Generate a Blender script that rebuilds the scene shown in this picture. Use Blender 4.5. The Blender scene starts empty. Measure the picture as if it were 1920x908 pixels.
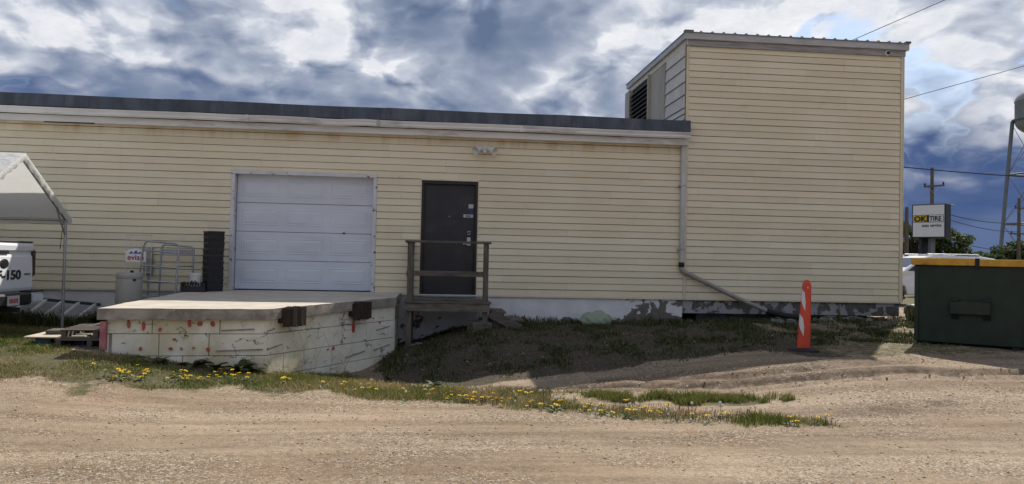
import bpy, bmesh, math, random
import numpy as np
from mathutils import Vector, Matrix

random.seed(7)
rng = np.random.default_rng(11)
scene = bpy.context.scene
COL = scene.collection
R = math.radians

# ------------------------------------------------------------------ camera
cam_d = bpy.data.cameras.new('camera')
cam = bpy.data.objects.new('camera', cam_d)
COL.objects.link(cam)
cam_d.sensor_width = 36.0
cam_d.lens = 27.0
cam_d.clip_start = 0.05
cam_d.clip_end = 3000
cam.matrix_world = (Matrix.Translation((0, -14.49, 1.70)) @ Matrix.Rotation(R(-5.87), 4, 'Z')
                    @ Matrix.Rotation(R(90 + 1.3526), 4, 'X') @ Matrix.Rotation(R(1.2317), 4, 'Z'))
scene.camera = cam

# ------------------------------------------------------------------ light
SUN_H = (0.545, 0.715)                     # horizontal direction towards the sun, per metre of height
SUN_DIR = Vector((SUN_H[0], SUN_H[1], 1.0)).normalized()
SUN_ELEV = math.asin(SUN_DIR.z)
SUN_AZ = math.atan2(SUN_H[0], SUN_H[1])
sun_d = bpy.data.lights.new('sun', 'SUN')
sun_d.energy = 5.0
sun_d.angle = R(0.55)
sun_d.color = (1.0, 0.94, 0.84)
sun = bpy.data.objects.new('sun', sun_d)
COL.objects.link(sun)
sun.location = SUN_DIR * 60
sun.rotation_euler = (-SUN_DIR).to_track_quat('-Z', 'Y').to_euler()

scene.view_settings.view_transform = 'Standard'
scene.view_settings.look = 'None'
scene.view_settings.exposure = 0.18
scene.view_settings.gamma = 1.0
scene.view_settings.use_curve_mapping = False
scene.render.film_transparent = False


class NT:
    """small node-tree helper"""
    def __init__(self, tree):
        self.t = tree
        self.n = tree.nodes
        self.l = tree.links

    def node(self, kind, **kw):
        x = self.n.new(kind)
        for k, v in kw.items():
            setattr(x, k, v)
        return x

    def put(self, sock, v):
        if isinstance(v, bpy.types.NodeSocket):
            self.l.new(v, sock)
        elif v is not None:
            if sock.type == 'RGBA' and not hasattr(v, '__len__'):
                v = (v, v, v, 1)
            elif sock.type == 'RGBA' and len(v) == 3:
                v = (*v, 1)
            elif sock.type == 'VECTOR' and not hasattr(v, '__len__'):
                v = (v, v, v)
            sock.default_value = v

    def math(self, op, a, b=None, c=None, clamp=False):
        x = self.node('ShaderNodeMath', operation=op, use_clamp=clamp)
        self.put(x.inputs[0], a)
        if b is not None:
            self.put(x.inputs[1], b)
        if c is not None:
            self.put(x.inputs[2], c)
        return x.outputs[0]

    def vmath(self, op, a, b=None):
        x = self.node('ShaderNodeVectorMath', operation=op)
        self.put(x.inputs[0], a)
        if b is not None:
            if op == 'SCALE':
                self.put(x.inputs[3], b)
            else:
                self.put(x.inputs[1], b)
        return x.outputs[1] if op in ('DOT_PRODUCT', 'LENGTH', 'DISTANCE') else x.outputs[0]

    def step(self, v, a, b, lo=0.0, hi=1.0):
        x = self.node('ShaderNodeMapRange', interpolation_type='SMOOTHSTEP')
        self.put(x.inputs[0], v)
        self.put(x.inputs[1], a)
        self.put(x.inputs[2], b)
        self.put(x.inputs[3], lo)
        self.put(x.inputs[4], hi)
        return x.outputs[0]

    def mix(self, f, a, b, mode='MIX'):
        x = self.node('ShaderNodeMix', data_type='RGBA', blend_type=mode)
        self.put(x.inputs[0], f)
        self.put(x.inputs[6], a)
        self.put(x.inputs[7], b)
        return x.outputs[2]

    def noise(self, vec, scale, detail=4, rough=0.55, dist=0.0, col=False, dim='3D'):
        x = self.node('ShaderNodeTexNoise', noise_dimensions=dim)
        self.put(x.inputs['Vector'], vec)
        x.inputs['Scale'].default_value = scale
        x.inputs['Detail'].default_value = detail
        x.inputs['Roughness'].default_value = rough
        x.inputs['Distortion'].default_value = dist
        return x.outputs['Color' if col else 'Fac']

    def voro(self, vec, scale, feature='F1', out='Distance', rand=1.0):
        x = self.node('ShaderNodeTexVoronoi', feature=feature)
        self.put(x.inputs['Vector'], vec)
        x.inputs['Scale'].default_value = scale
        x.inputs['Randomness'].default_value = rand
        return x.outputs[out]

    def mapping(self, vec, loc=(0, 0, 0), scale=(1, 1, 1), rot=(0, 0, 0)):
        x = self.node('ShaderNodeMapping')
        self.put(x.inputs[0], vec)
        x.inputs[1].default_value = loc
        x.inputs[2].default_value = rot
        x.inputs[3].default_value = scale
        return x.outputs[0]

    def sep(self, v):
        x = self.node('ShaderNodeSeparateXYZ')
        self.put(x.inputs[0], v)
        return x.outputs

    def comb(self, a, b, c):
        x = self.node('ShaderNodeCombineXYZ')
        for i, v in enumerate((a, b, c)):
            self.put(x.inputs[i], v)
        return x.outputs[0]

    def ramp(self, f, stops, interp='LINEAR'):
        x = self.node('ShaderNodeValToRGB')
        r = x.color_ramp
        r.interpolation = interp
        while len(r.elements) < len(stops):
            r.elements.new(0.5)
        for e, (p, c) in zip(r.elements, stops):
            e.position = p
            e.color = (*c, 1) if len(c) == 3 else c
        self.put(x.inputs[0], f)
        return x.outputs[0]


# ------------------------------------------------------------------ world: sky with broken cumulus
world = bpy.data.worlds.new('World')
scene.world = world
world.use_nodes = True
world.cycles.sampling_method = 'MANUAL'
world.cycles.sample_map_resolution = 512
wt = NT(world.node_tree)
for x in list(wt.n):
    wt.n.remove(x)
out = wt.node('ShaderNodeOutputWorld')
sky = wt.node('ShaderNodeTexSky', sky_type='NISHITA', sun_disc=False)
sky.sun_elevation = SUN_ELEV
sky.sun_rotation = SUN_AZ
sky.altitude = 250
bg_sky = wt.node('ShaderNodeBackground')
wt.put(bg_sky.inputs[0], sky.outputs[0])
bg_sky.inputs[1].default_value = 0.11
tc = wt.node('ShaderNodeTexCoord')
d = wt.vmath('NORMALIZE', tc.outputs['Generated'])
dx, dy, dz = wt.sep(d)
zc = wt.math('ADD', wt.math('MAXIMUM', dz, 0.0), 0.42)
inv = wt.math('DIVIDE', 1.0, zc)
p0 = wt.comb(wt.math('MULTIPLY', dx, inv), wt.math('MULTIPLY', dy, inv), 0.0)
SKY_OFF = (0.2, 9.4, 0.4)
p0 = wt.mapping(p0, loc=SKY_OFF)
w1 = wt.noise(p0, 1.9, 3, 0.55, col=True)
pw = wt.vmath('ADD', p0, wt.vmath('SCALE', wt.vmath('SUBTRACT', w1, (0.5, 0.5, 0.5)), 0.17))
w2 = wt.noise(pw, 8.0, 3, 0.65, col=True)
pb = wt.vmath('ADD', pw, wt.vmath('SCALE', wt.vmath('SUBTRACT', w2, (0.5, 0.5, 0.5)), 0.045))


def billow(vec, scale):
    """cauliflower heaps: fractal cells turned inside out"""
    x = wt.node('ShaderNodeTexVoronoi', feature='F1', voronoi_dimensions='2D')
    wt.put(x.inputs['Vector'], vec)
    x.inputs['Scale'].default_value = scale
    x.inputs['Detail'].default_value = 2.0
    x.inputs['Roughness'].default_value = 0.55
    x.inputs['Lacunarity'].default_value = 2.2
    return wt.math('SUBTRACT', 1.0, x.outputs['Distance'])


def cloud(vec):
    return wt.math('ADD', wt.math('MULTIPLY', wt.noise(vec, 2.1, 7, 0.58), 0.72), wt.math('MULTIPLY', billow(vec, 4.6), 0.25))


n1 = cloud(pb)
n2 = cloud(wt.vmath('ADD', pb, (0.035, 0.050, 0.0)))
big = wt.noise(wt.mapping(p0, loc=(5.1, 2.2, 0)), 1.15, 2, 0.5)
dens = wt.math('ADD', wt.math('ADD', n1, 0.030), wt.math('MULTIPLY', wt.math('SUBTRACT', big, 0.5), 0.70))
thick = wt.step(dens, 0.40, 0.62)                     # deep cloud shows its grey base
smooth_ = wt.math('SUBTRACT', 1.0, wt.math('MULTIPLY', thick, 0.62))
relief = wt.math('MULTIPLY', wt.math('MULTIPLY', wt.math('SUBTRACT', n1, n2), 3.4), smooth_)
puff = wt.step(wt.noise(wt.vmath('ADD', pb, (1.7, 4.2, 0)), 4.2, 5, 0.62), 0.47, 0.62)
bright = wt.math('ADD', wt.math('SUBTRACT', 0.66, wt.math('MULTIPLY', thick, 0.46)), relief)
bright = wt.math('ADD', bright, wt.math('MULTIPLY', puff, wt.step(dens, 0.64, 0.44, 0.04, 0.34)), clamp=True)
fine = wt.noise(wt.vmath('ADD', pb, (6.7, 2.2, 0)), 9.0, 6, 0.70)
bright = wt.math('ADD', wt.math('MINIMUM', bright, 0.88), wt.math('MULTIPLY', wt.math('MULTIPLY', wt.math('SUBTRACT', fine, 0.5), 0.46), smooth_), clamp=True)
ccol = wt.ramp(bright, [(0.0, (0.110, 0.155, 0.255)), (0.25, (0.185, 0.232, 0.335)), (0.50, (0.315, 0.358, 0.455)),
                        (0.75, (0.52, 0.555, 0.63)), (1.0, (0.88, 0.88, 0.89))])
low = wt.step(wt.math('ADD', dz, wt.math('MULTIPLY', wt.math('SUBTRACT', n1, 0.5), 0.34)), 0.185, 0.045)
ccol = wt.mix(low, ccol, wt.mix(wt.step(wt.noise(wt.mapping(d, scale=(3, 3, 16)), 1.2, 5, 0.55), 0.35, 0.65), (0.050, 0.090, 0.215), (0.100, 0.145, 0.270)))
cover = wt.step(dens, 0.25, 0.33)
cover = wt.math('MAXIMUM', cover, low)
bg_c = wt.node('ShaderNodeBackground')
wt.put(bg_c.inputs[0], ccol)
bg_c.inputs[1].default_value = 1.0
ms = wt.node('ShaderNodeMixShader')
wt.put(ms.inputs[0], cover)
wt.l.new(bg_sky.outputs[0], ms.inputs[1])
wt.l.new(bg_c.outputs[0], ms.inputs[2])
wt.l.new(ms.outputs[0], out.inputs[0])


# ------------------------------------------------------------------ materials
MATS = {}


def new_mat(name):
    m = bpy.data.materials.new(name)
    m.use_nodes = True
    t = NT(m.node_tree)
    b = m.node_tree.nodes['Principled BSDF']
    pos = t.node('ShaderNodeNewGeometry').outputs['Position']
    MATS[name] = m
    return m, t, b, pos


def simple(name, col, rough=0.6, var=0.10, scale=5.0, bump=0.0, bscale=60, metal=0.0, dirt=None, dirt_amt=0.5, dirt_scale=2.0,
           stretch=(1, 1, 1), objvar=0.0, spec=0.5):
    m, t, b, pos = new_mat(name)
    v = t.mapping(pos, scale=stretch)
    n = t.noise(v, scale, 6, 0.6)
    lo = tuple(c * (1 - var) for c in col)
    hi = tuple(min(1, c * (1 + var)) for c in col)
    c = t.mix(t.step(n, 0.3, 0.7), lo, hi)
    if dirt:
        dn = t.noise(t.mapping(pos, loc=(3, 7, 1), scale=stretch), dirt_scale, 8, 0.65)
        c = t.mix(t.math('MULTIPLY', t.step(dn, 0.5, 0.68), dirt_amt), c, dirt)
    if objvar:
        oi = t.node('ShaderNodeObjectInfo').outputs['Random']
        k = t.math('ADD', 1 - objvar, t.math('MULTIPLY', oi, 2 * objvar))
        c = t.mix(1.0, c, t.comb(k, k, k), 'MULTIPLY')
    t.put(b.inputs['Base Color'], c)
    rn = t.math('ADD', rough - 0.06, t.math('MULTIPLY', n, 0.12), clamp=True)
    t.put(b.inputs['Roughness'], rn)
    b.inputs['Metallic'].default_value = metal
    b.inputs['Specular IOR Level'].default_value = spec
    if bump:
        bn = t.node('ShaderNodeBump')
        bn.inputs['Strength'].default_value = bump
        bn.inputs['Distance'].default_value = 0.01
        t.put(bn.inputs['Height'], t.noise(v, bscale, 5, 0.6))
        t.l.new(bn.outputs[0], b.inputs['Normal'])
    return m


def siding_mat():
    m, t, b, pos = new_mat('siding_vinyl')
    n = t.noise(t.mapping(pos, scale=(0.5, 1, 1.2)), 1.1, 5, 0.6)
    c = t.mix(t.step(n, 0.35, 0.65), (0.71, 0.630, 0.450), (0.76, 0.688, 0.515))
    streak = t.noise(t.mapping(pos, scale=(9, 1, 0.5)), 1.0, 6, 0.65)
    c = t.mix(t.math('MULTIPLY', t.step(streak, 0.52, 0.75), 0.10), c, (0.42, 0.38, 0.28))
    grime = t.noise(pos, 3.2, 8, 0.7)
    c = t.mix(t.math('MULTIPLY', t.step(grime, 0.55, 0.75), 0.22), c, (0.36, 0.33, 0.25))
    # rust-tan patches in a band just below the low gutter, broken by noise
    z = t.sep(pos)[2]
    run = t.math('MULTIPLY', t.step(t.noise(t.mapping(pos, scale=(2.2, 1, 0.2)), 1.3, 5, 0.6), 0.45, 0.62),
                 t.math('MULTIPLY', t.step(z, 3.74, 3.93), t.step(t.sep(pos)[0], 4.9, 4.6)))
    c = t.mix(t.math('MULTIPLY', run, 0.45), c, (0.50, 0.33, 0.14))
    oi = t.node('ShaderNodeObjectInfo').outputs['Random']
    k = t.math('ADD', 0.94, t.math('MULTIPLY', oi, 0.10))
    c = t.mix(1.0, c, t.comb(k, k, k), 'MULTIPLY')
    t.put(b.inputs['Base Color'], c)
    b.inputs['Roughness'].default_value = 0.5
    b.inputs['Specular IOR Level'].default_value = 0.35
    bn = t.node('ShaderNodeBump')
    bn.inputs['Strength'].default_value = 0.25
    bn.inputs['Distance'].default_value = 0.006
    t.put(bn.inputs['Height'], t.noise(t.mapping(pos, scale=(1.2, 1, 14)), 2.0, 4, 0.6))
    t.l.new(bn.outputs[0], b.inputs['Normal'])
    return m


def peel_mat(name, paint, under, amount, scale=5.0, under2=None, xr=None, zr=None):
    """flaking paint over something else; xr / zr let the flaking grow along x / z"""
    m, t, b, pos = new_mat(name)
    n = t.noise(pos, scale, 9, 0.62, 0.4)
    f = t.math('ADD', n, amount)
    X, Y, Z = t.sep(pos)
    if xr:
        f = t.math('ADD', f, t.step(t.math('ADD', X, t.math('MULTIPLY', t.noise(pos, 1.5, 3), 0.8)), xr[0], xr[1], 0, xr[2]))
    if zr:
        f = t.math('ADD', f, t.step(Z, zr[0], zr[1], 0, zr[2]))
    k = t.step(f, 0.585, 0.605)
    pn = t.noise(pos, 2.5, 6, 0.6)
    pc = t.mix(t.step(pn, 0.3, 0.7), tuple(c * 0.82 for c in paint), paint)
    un = t.noise(pos, 9, 6, 0.7)
    uc = t.mix(t.step(un, 0.3, 0.7), under, under2 or tuple(c * 0.6 for c in under))
    t.put(b.inputs['Base Color'], t.mix(k, pc, uc))
    t.put(b.inputs['Roughness'], t.math('ADD', 0.6, t.math('MULTIPLY', k, 0.3)))
    bn = t.node('ShaderNodeBump')
    bn.inputs['Strength'].default_value = 0.6
    bn.inputs['Distance'].default_value = 0.006
    t.put(bn.inputs['Height'], t.math('ADD', t.math('MULTIPLY', k, -0.7), t.math('MULTIPLY', un, 0.4)))
    t.l.new(bn.outputs[0], b.inputs['Normal'])
    return m


def block_mat():
    """white paint over rough blocks: flaking, fine cracks, tan stains"""
    m, t, b, pos = new_mat('dock_block_paint')
    n = t.noise(pos, 4.0, 8, 0.65)
    c = t.mix(t.step(n, 0.3, 0.7), (0.70, 0.67, 0.54), (0.83, 0.81, 0.70))
    stain = t.noise(t.mapping(pos, scale=(1, 1, 0.55)), 1.7, 5, 0.55)
    c = t.mix(t.math('MULTIPLY', t.step(stain, 0.46, 0.66), 0.65), c, (0.52, 0.44, 0.24))
    flake = t.noise(pos, 9.0, 9, 0.68, 0.6)
    k = t.step(flake, 0.645, 0.665)
    c = t.mix(k, c, (0.17, 0.16, 0.145))
    wv = t.vmath('ADD', t.mapping(pos, scale=(0.75, 0.75, 2.6)), t.vmath('SCALE', t.noise(pos, 3, 5, 0.6, col=True), 0.9))
    e = t.voro(wv, 2.1, 'DISTANCE_TO_EDGE')
    gate = t.step(t.noise(t.mapping(pos, loc=(4, 1, 9)), 2.4, 3), 0.52, 0.60)
    crack = t.math('MULTIPLY', t.step(e, 0.022, 0.006), gate)
    c = t.mix(crack, c, (0.035, 0.033, 0.03))
    t.put(b.inputs['Base Color'], c)
    b.inputs['Roughness'].default_value = 0.8
    bn = t.node('ShaderNodeBump')
    bn.inputs['Strength'].default_value = 0.8
    bn.inputs['Distance'].default_value = 0.012
    h = t.math('SUBTRACT', t.math('MULTIPLY', t.noise(pos, 16, 6, 0.65), 0.6), t.math('ADD', crack, t.math('MULTIPLY', k, 0.6)))
    t.put(bn.inputs['Height'], h)
    t.l.new(bn.outputs[0], b.inputs['Normal'])
    return m


def ground_mat():
    m, t, b, pos = new_mat('ground_gravel')
    at = lambda nm: t.node('ShaderNodeAttribute', attribute_name=nm).outputs['Fac']
    grass, soil, rut = at('grass'), at('soil'), at('rut')
    wide = t.noise(t.mapping(pos, scale=(0.35, 1.0, 1)), 0.9, 5, 0.6)
    c = t.mix(t.step(wide, 0.3, 0.7), (0.280, 0.208, 0.140), (0.408, 0.316, 0.224))
    streak = t.noise(t.mapping(pos, scale=(0.35, 2.2, 1), rot=(0, 0, 0.1)), 1.6, 6, 0.65)
    c = t.mix(t.math('MULTIPLY', t.step(streak, 0.52, 0.72), 0.45), c, (0.155, 0.110, 0.072))
    band = t.noise(t.mapping(pos, scale=(0.10, 1.5, 1), rot=(0, 0, -0.06)), 1.7, 5, 0.6)
    c = t.mix(t.step(band, 0.38, 0.64, 0.0, 0.85), c, t.mix(1.0, c, (0.62, 0.58, 0.54), 'MULTIPLY'))
    rust = t.noise(t.mapping(pos, loc=(2, 5, 0), scale=(0.5, 1.0, 1)), 0.8, 4, 0.6)
    c = t.mix(t.step(rust, 0.52, 0.70, 0.0, 0.32), c, (0.34, 0.225, 0.14))
    mid = t.noise(pos, 14, 5, 0.7)
    c = t.mix(t.step(mid, 0.42, 0.66, 0.0, 0.45), c, t.mix(1.0, c, (0.60, 0.57, 0.54), 'MULTIPLY'))
    # stones of two sizes, each with its own tone
    v1 = t.node('ShaderNodeTexVoronoi')
    t.put(v1.inputs['Vector'], pos)
    v1.inputs['Scale'].default_value = 56
    tone = t.sep(v1.outputs['Color'])[0]
    loose = t.step(t.noise(t.mapping(pos, loc=(8, 3, 0), scale=(0.45, 1.2, 1)), 1.1, 5, 0.6), 0.40, 0.62, 0.18, 1.0)
    c = t.mix(t.math('MULTIPLY', t.math('MULTIPLY', t.step(tone, 0.68, 1.0), 0.85), loose), c, (0.56, 0.48, 0.38))
    c = t.mix(t.math('MULTIPLY', t.math('MULTIPLY', t.step(tone, 0.30, 0.02), 0.85), loose), c, (0.12, 0.087, 0.06))
    sp = t.noise(pos, 130, 3, 0.7)
    c = t.mix(t.math('MULTIPLY', t.step(sp, 0.58, 0.75), 0.5), c, (0.40, 0.34, 0.27))
    c = t.mix(t.math('MULTIPLY', t.step(sp, 0.42, 0.28), 0.6), c, (0.11, 0.083, 0.058))
    brk = t.noise(pos, 7, 7, 0.7)
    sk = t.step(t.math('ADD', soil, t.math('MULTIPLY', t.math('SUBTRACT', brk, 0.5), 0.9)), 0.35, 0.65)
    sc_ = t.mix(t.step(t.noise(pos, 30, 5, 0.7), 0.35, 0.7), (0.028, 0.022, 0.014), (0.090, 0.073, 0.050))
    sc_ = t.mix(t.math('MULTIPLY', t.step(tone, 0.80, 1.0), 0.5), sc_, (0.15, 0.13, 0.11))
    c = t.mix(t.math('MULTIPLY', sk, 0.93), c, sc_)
    gk = t.step(t.math('ADD', grass, t.math('MULTIPLY', t.math('SUBTRACT', brk, 0.5), 1.3)), 0.30, 0.75)
    gc = t.mix(t.step(t.noise(pos, 22, 5, 0.7), 0.3, 0.7), (0.040, 0.046, 0.016), (0.120, 0.108, 0.050))
    c = t.mix(t.math('MULTIPLY', gk, 0.9), c, gc)
    c = t.mix(t.math('MULTIPLY', rut, t.step(brk, 0.3, 0.6)), c, (0.085, 0.060, 0.042))
    t.put(b.inputs['Base Color'], c)
    b.inputs['Roughness'].default_value = 0.92
    b.inputs['Specular IOR Level'].default_value = 0.25
    h = t.math('ADD', t.math('MULTIPLY', t.math('MULTIPLY', t.step(v1.outputs['Distance'], 0.6, 0.0), 0.8), loose),
               t.math('ADD', t.math('MULTIPLY', t.noise(pos, 70, 5, 0.7), 0.8), t.math('MULTIPLY', brk, 0.8)))
    bn = t.node('ShaderNodeBump')
    bn.inputs['Strength'].default_value = 0.9
    bn.inputs['Distance'].default_value = 0.015
    t.put(bn.inputs['Height'], h)
    t.l.new(bn.outputs[0], b.inputs['Normal'])
    return m


def tint_mat(name, stops, rough=0.6, trans=0.0):
    """colour picked from a ramp by the per-vertex attribute 'tint'"""
    m, t, b, pos = new_mat(name)
    a = t.node('ShaderNodeAttribute', attribute_name='tint').outputs['Fac']
    c = t.ramp(a, stops)
    t.put(b.inputs['Base Color'], c)
    b.inputs['Roughness'].default_value = rough
    b.inputs['Specular IOR Level'].default_value = 0.3
    if trans:
        tr = t.node('ShaderNodeBsdfTranslucent')
        t.put(tr.inputs[0], c)
        mx = t.node('ShaderNodeMixShader')
        mx.inputs[0].default_value = trans
        t.l.new(b.outputs[0], mx.inputs[1])
        t.l.new(tr.outputs[0], mx.inputs[2])
        o = [n for n in t.n if n.type == 'OUTPUT_MATERIAL'][0]
        t.l.new(mx.outputs[0], o.inputs[0])
    return m


def translucent(name, col, trans, rough=0.6, wrinkle=0.3):
    m, t, b, pos = new_mat(name)
    n = t.noise(pos, 3, 5, 0.6)
    c = t.mix(n, tuple(x * 0.88 for x in col), col)
    t.put(b.inputs['Base Color'], c)
    b.inputs['Roughness'].default_value = rough
    bn = t.node('ShaderNodeBump')
    bn.inputs['Strength'].default_value = wrinkle
    bn.inputs['Distance'].default_value = 0.05
    t.put(bn.inputs['Height'], t.noise(pos, 5, 6, 0.65, 0.8))
    t.l.new(bn.outputs[0], b.inputs['Normal'])
    tr = t.node('ShaderNodeBsdfTranslucent')
    t.put(tr.inputs[0], c)
    mx = t.node('ShaderNodeMixShader')
    mx.inputs[0].default_value = trans
    t.l.new(b.outputs[0], mx.inputs[1])
    t.l.new(tr.outputs[0], mx.inputs[2])
    o = [x for x in t.n if x.type == 'OUTPUT_MATERIAL'][0]
    t.l.new(mx.outputs[0], o.inputs[0])
    return m


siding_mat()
block_mat()
ground_mat()
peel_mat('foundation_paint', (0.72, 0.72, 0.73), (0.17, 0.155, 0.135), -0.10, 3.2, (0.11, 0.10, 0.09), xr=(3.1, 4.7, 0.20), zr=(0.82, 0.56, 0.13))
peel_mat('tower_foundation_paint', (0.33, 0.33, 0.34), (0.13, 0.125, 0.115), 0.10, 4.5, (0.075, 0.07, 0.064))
peel_mat('peeling_trim', (0.66, 0.66, 0.68), (0.15, 0.10, 0.08), -0.02, 8.0)
simple('wall_backing', (0.10, 0.085, 0.06), 0.9)
simple('cream_trim', (0.68, 0.60, 0.43), 0.5, 0.08, 2, dirt=(0.40, 0.34, 0.22), dirt_amt=0.35)
simple('grey_fascia', (0.44, 0.44, 0.45), 0.5, 0.14, 2.5, dirt=(0.22, 0.21, 0.20), dirt_amt=0.5, stretch=(0.6, 1, 3), bump=0.15, bscale=12)
simple('grey_board', (0.30, 0.29, 0.29), 0.7, 0.25, 4, dirt=(0.16, 0.15, 0.14), dirt_amt=0.6, stretch=(0.5, 1, 5), bump=0.4, bscale=25)
simple('white_gutter', (0.68, 0.68, 0.67), 0.45, 0.10, 2, dirt=(0.30, 0.28, 0.25), dirt_amt=0.55, dirt_scale=3, stretch=(0.4, 1, 2), objvar=0.04)
simple('roof_membrane', (0.055, 0.068, 0.090), 0.55, 0.35, 3, dirt=(0.13, 0.145, 0.17), dirt_amt=0.7, dirt_scale=1.4, stretch=(1.6, 1, 0.4), bump=0.5, bscale=18)
simple('metal_roof', (0.28, 0.30, 0.33), 0.4, 0.1, 2, metal=0.4)
simple('door_steel', (0.020, 0.021, 0.025), 0.45, 0.25, 2.5, dirt=(0.045, 0.045, 0.05), dirt_amt=0.5)
simple('door_frame_steel', (0.014, 0.014, 0.015), 0.5, 0.2, 4)
simple('garage_door_paint', (0.61, 0.645, 0.715), 0.38, 0.05, 2.0, dirt=(0.50, 0.53, 0.62), dirt_amt=0.4, dirt_scale=2.4, stretch=(0.5, 1, 1.4))
simple('rubber_black', (0.012, 0.012, 0.013), 0.75, 0.3, 9, bump=0.3, bscale=30)
simple('brushed_steel', (0.48, 0.48, 0.49), 0.35, 0.1, 10, metal=0.9)
simple('galvanised', (0.36, 0.38, 0.41), 0.42, 0.15, 9, metal=0.55, dirt=(0.2, 0.19, 0.18), dirt_amt=0.4)
simple('downspout_paint', (0.54, 0.55, 0.56), 0.45, 0.10, 4, dirt=(0.28, 0.27, 0.25), dirt_amt=0.4, stretch=(1, 1, 0.5))
simple('pvc_grey', (0.30, 0.28, 0.25), 0.5, 0.15, 4, dirt=(0.17, 0.15, 0.12), dirt_amt=0.5)
simple('black_plastic', (0.013, 0.013, 0.015), 0.45, 0.25, 8)
simple('white_plastic', (0.66, 0.66, 0.64), 0.4, 0.06, 4, dirt=(0.4, 0.38, 0.34), dirt_amt=0.4)
simple('louver_dark', (0.030, 0.030, 0.032), 0.6, 0.3, 6)
simple('louver_black', (0.006, 0.006, 0.006), 0.8)
simple('panel_beige', (0.42, 0.385, 0.31), 0.6, 0.12, 2, dirt=(0.2, 0.18, 0.14), dirt_amt=0.5, stretch=(1, 1, 0.4))
simple('side_siding', (0.60, 0.57, 0.50), 0.5, 0.08, 2, dirt=(0.3, 0.28, 0.25), dirt_amt=0.4)
simple('concrete_slab', (0.50, 0.445, 0.375), 0.85, 0.12, 2.2, dirt=(0.36, 0.31, 0.25), dirt_amt=0.4, bump=0.35, bscale=35)
simple('concrete_edge', (0.31, 0.28, 0.235), 0.9, 0.3, 5, dirt=(0.12, 0.11, 0.10), dirt_amt=0.7, dirt_scale=4, bump=0.8, bscale=22)
simple('rubble', (0.20, 0.185, 0.165), 0.9, 0.3, 6, bump=0.7, bscale=20)
simple('old_timber', (0.036, 0.023, 0.016), 0.85, 0.5, 10, stretch=(5, 5, 0.6), bump=0.8, bscale=14)
simple('red_paint', (0.44, 0.070, 0.055), 0.6, 0.3, 14, dirt=(0.45, 0.30, 0.25), dirt_amt=0.5, dirt_scale=16)
simple('pink_paint', (0.44, 0.16, 0.17), 0.7, 0.3, 8, dirt=(0.36, 0.31, 0.29), dirt_amt=0.7, dirt_scale=7)
simple('weathered_wood', (0.115, 0.100, 0.080), 0.85, 0.35, 7, dirt=(0.055, 0.05, 0.042), dirt_amt=0.6, dirt_scale=5, stretch=(0.5, 2.5, 2.5), bump=0.6, bscale=20, objvar=0.14)
simple('weathered_post', (0.110, 0.097, 0.078), 0.85, 0.35, 7, dirt=(0.05, 0.046, 0.04), dirt_amt=0.6, dirt_scale=5, stretch=(3, 3, 0.4), bump=0.6, bscale=20, objvar=0.12)
simple('pale_plywood', (0.50, 0.43, 0.34), 0.8, 0.15, 4, stretch=(0.5, 3, 1))
simple('pallet_wood', (0.10, 0.085, 0.068), 0.85, 0.25, 6, stretch=(0.5, 3, 1), objvar=0.2)
simple('blue_plastic', (0.035, 0.045, 0.12), 0.6, 0.2)
simple('teal_plastic', (0.02, 0.075, 0.085), 0.6, 0.2)
simple('drum_beige', (0.36, 0.34, 0.30), 0.5, 0.08, 3, dirt=(0.22, 0.20, 0.17), dirt_amt=0.35, stretch=(1, 1, 0.5))
simple('box_green_grey', (0.27, 0.28, 0.25), 0.5, 0.08)
simple('wire_white', (0.60, 0.60, 0.57), 0.4, 0.05)
simple('sign_white', (0.78, 0.78, 0.78), 0.4, 0.03)
simple('evian_red', (0.33, 0.02, 0.05), 0.5, 0.05)
simple('evian_blue', (0.05, 0.09, 0.33), 0.5, 0.05)
simple('truck_white', (0.76, 0.78, 0.80), 0.22, 0.02, 2)
simple('lettering_black', (0.010, 0.010, 0.011), 0.45, 0.1)
simple('chrome_grey', (0.10, 0.10, 0.11), 0.25, 0.1, metal=0.7)
simple('tail_red', (0.045, 0.004, 0.006), 0.25, 0.1)
simple('plate_white', (0.62, 0.62, 0.62), 0.5, 0.05)
simple('glass_dark', (0.02, 0.024, 0.03), 0.08, 0.05)
simple('tyre', (0.015, 0.015, 0.015), 0.85, 0.2)
simple('cone_orange', (0.62, 0.062, 0.022), 0.42, 0.08, 4, dirt=(0.40, 0.05, 0.025), dirt_amt=0.5)
simple('reflective_white', (0.62, 0.60, 0.60), 0.35, 0.05)
simple('dumpster_green', (0.008, 0.022, 0.012), 0.6, 0.3, 3, dirt=(0.020, 0.036, 0.022), dirt_amt=0.5, bump=0.2, bscale=9)
simple('dumpster_yellow', (0.56, 0.30, 0.025), 0.5, 0.15, 5, dirt=(0.20, 0.09, 0.025), dirt_amt=0.7, dirt_scale=5)
simple('pole_wood', (0.14, 0.115, 0.09), 0.9, 0.3, 3, stretch=(3, 3, 0.3))
simple('cable_black', (0.012, 0.012, 0.014), 0.6, 0.1)
simple('tower_steel', (0.17, 0.19, 0.20), 0.5, 0.1, 0.5)
simple('tank_silver', (0.26, 0.28, 0.31), 0.4, 0.1, 0.3, metal=0.2)
simple('sign_dark', (0.012, 0.012, 0.02), 0.45, 0.1)
simple('ok_yellow', (0.72, 0.46, 0.02), 0.5, 0.03)
simple('bark', (0.085, 0.065, 0.048), 0.9, 0.3, 4, stretch=(3, 3, 0.5))
simple('shed_red', (0.085, 0.026, 0.018), 0.7, 0.2)
simple('hose_grey', (0.30, 0.29, 0.25), 0.55, 0.2, 12)
simple('sticker_white', (0.50, 0.50, 0.54), 0.5, 0.03)
simple('sticker_blue', (0.03, 0.035, 0.13), 0.5, 0.05)
simple('aluminium', (0.42, 0.43, 0.44), 0.4, 0.1, 6, metal=0.6)
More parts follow.
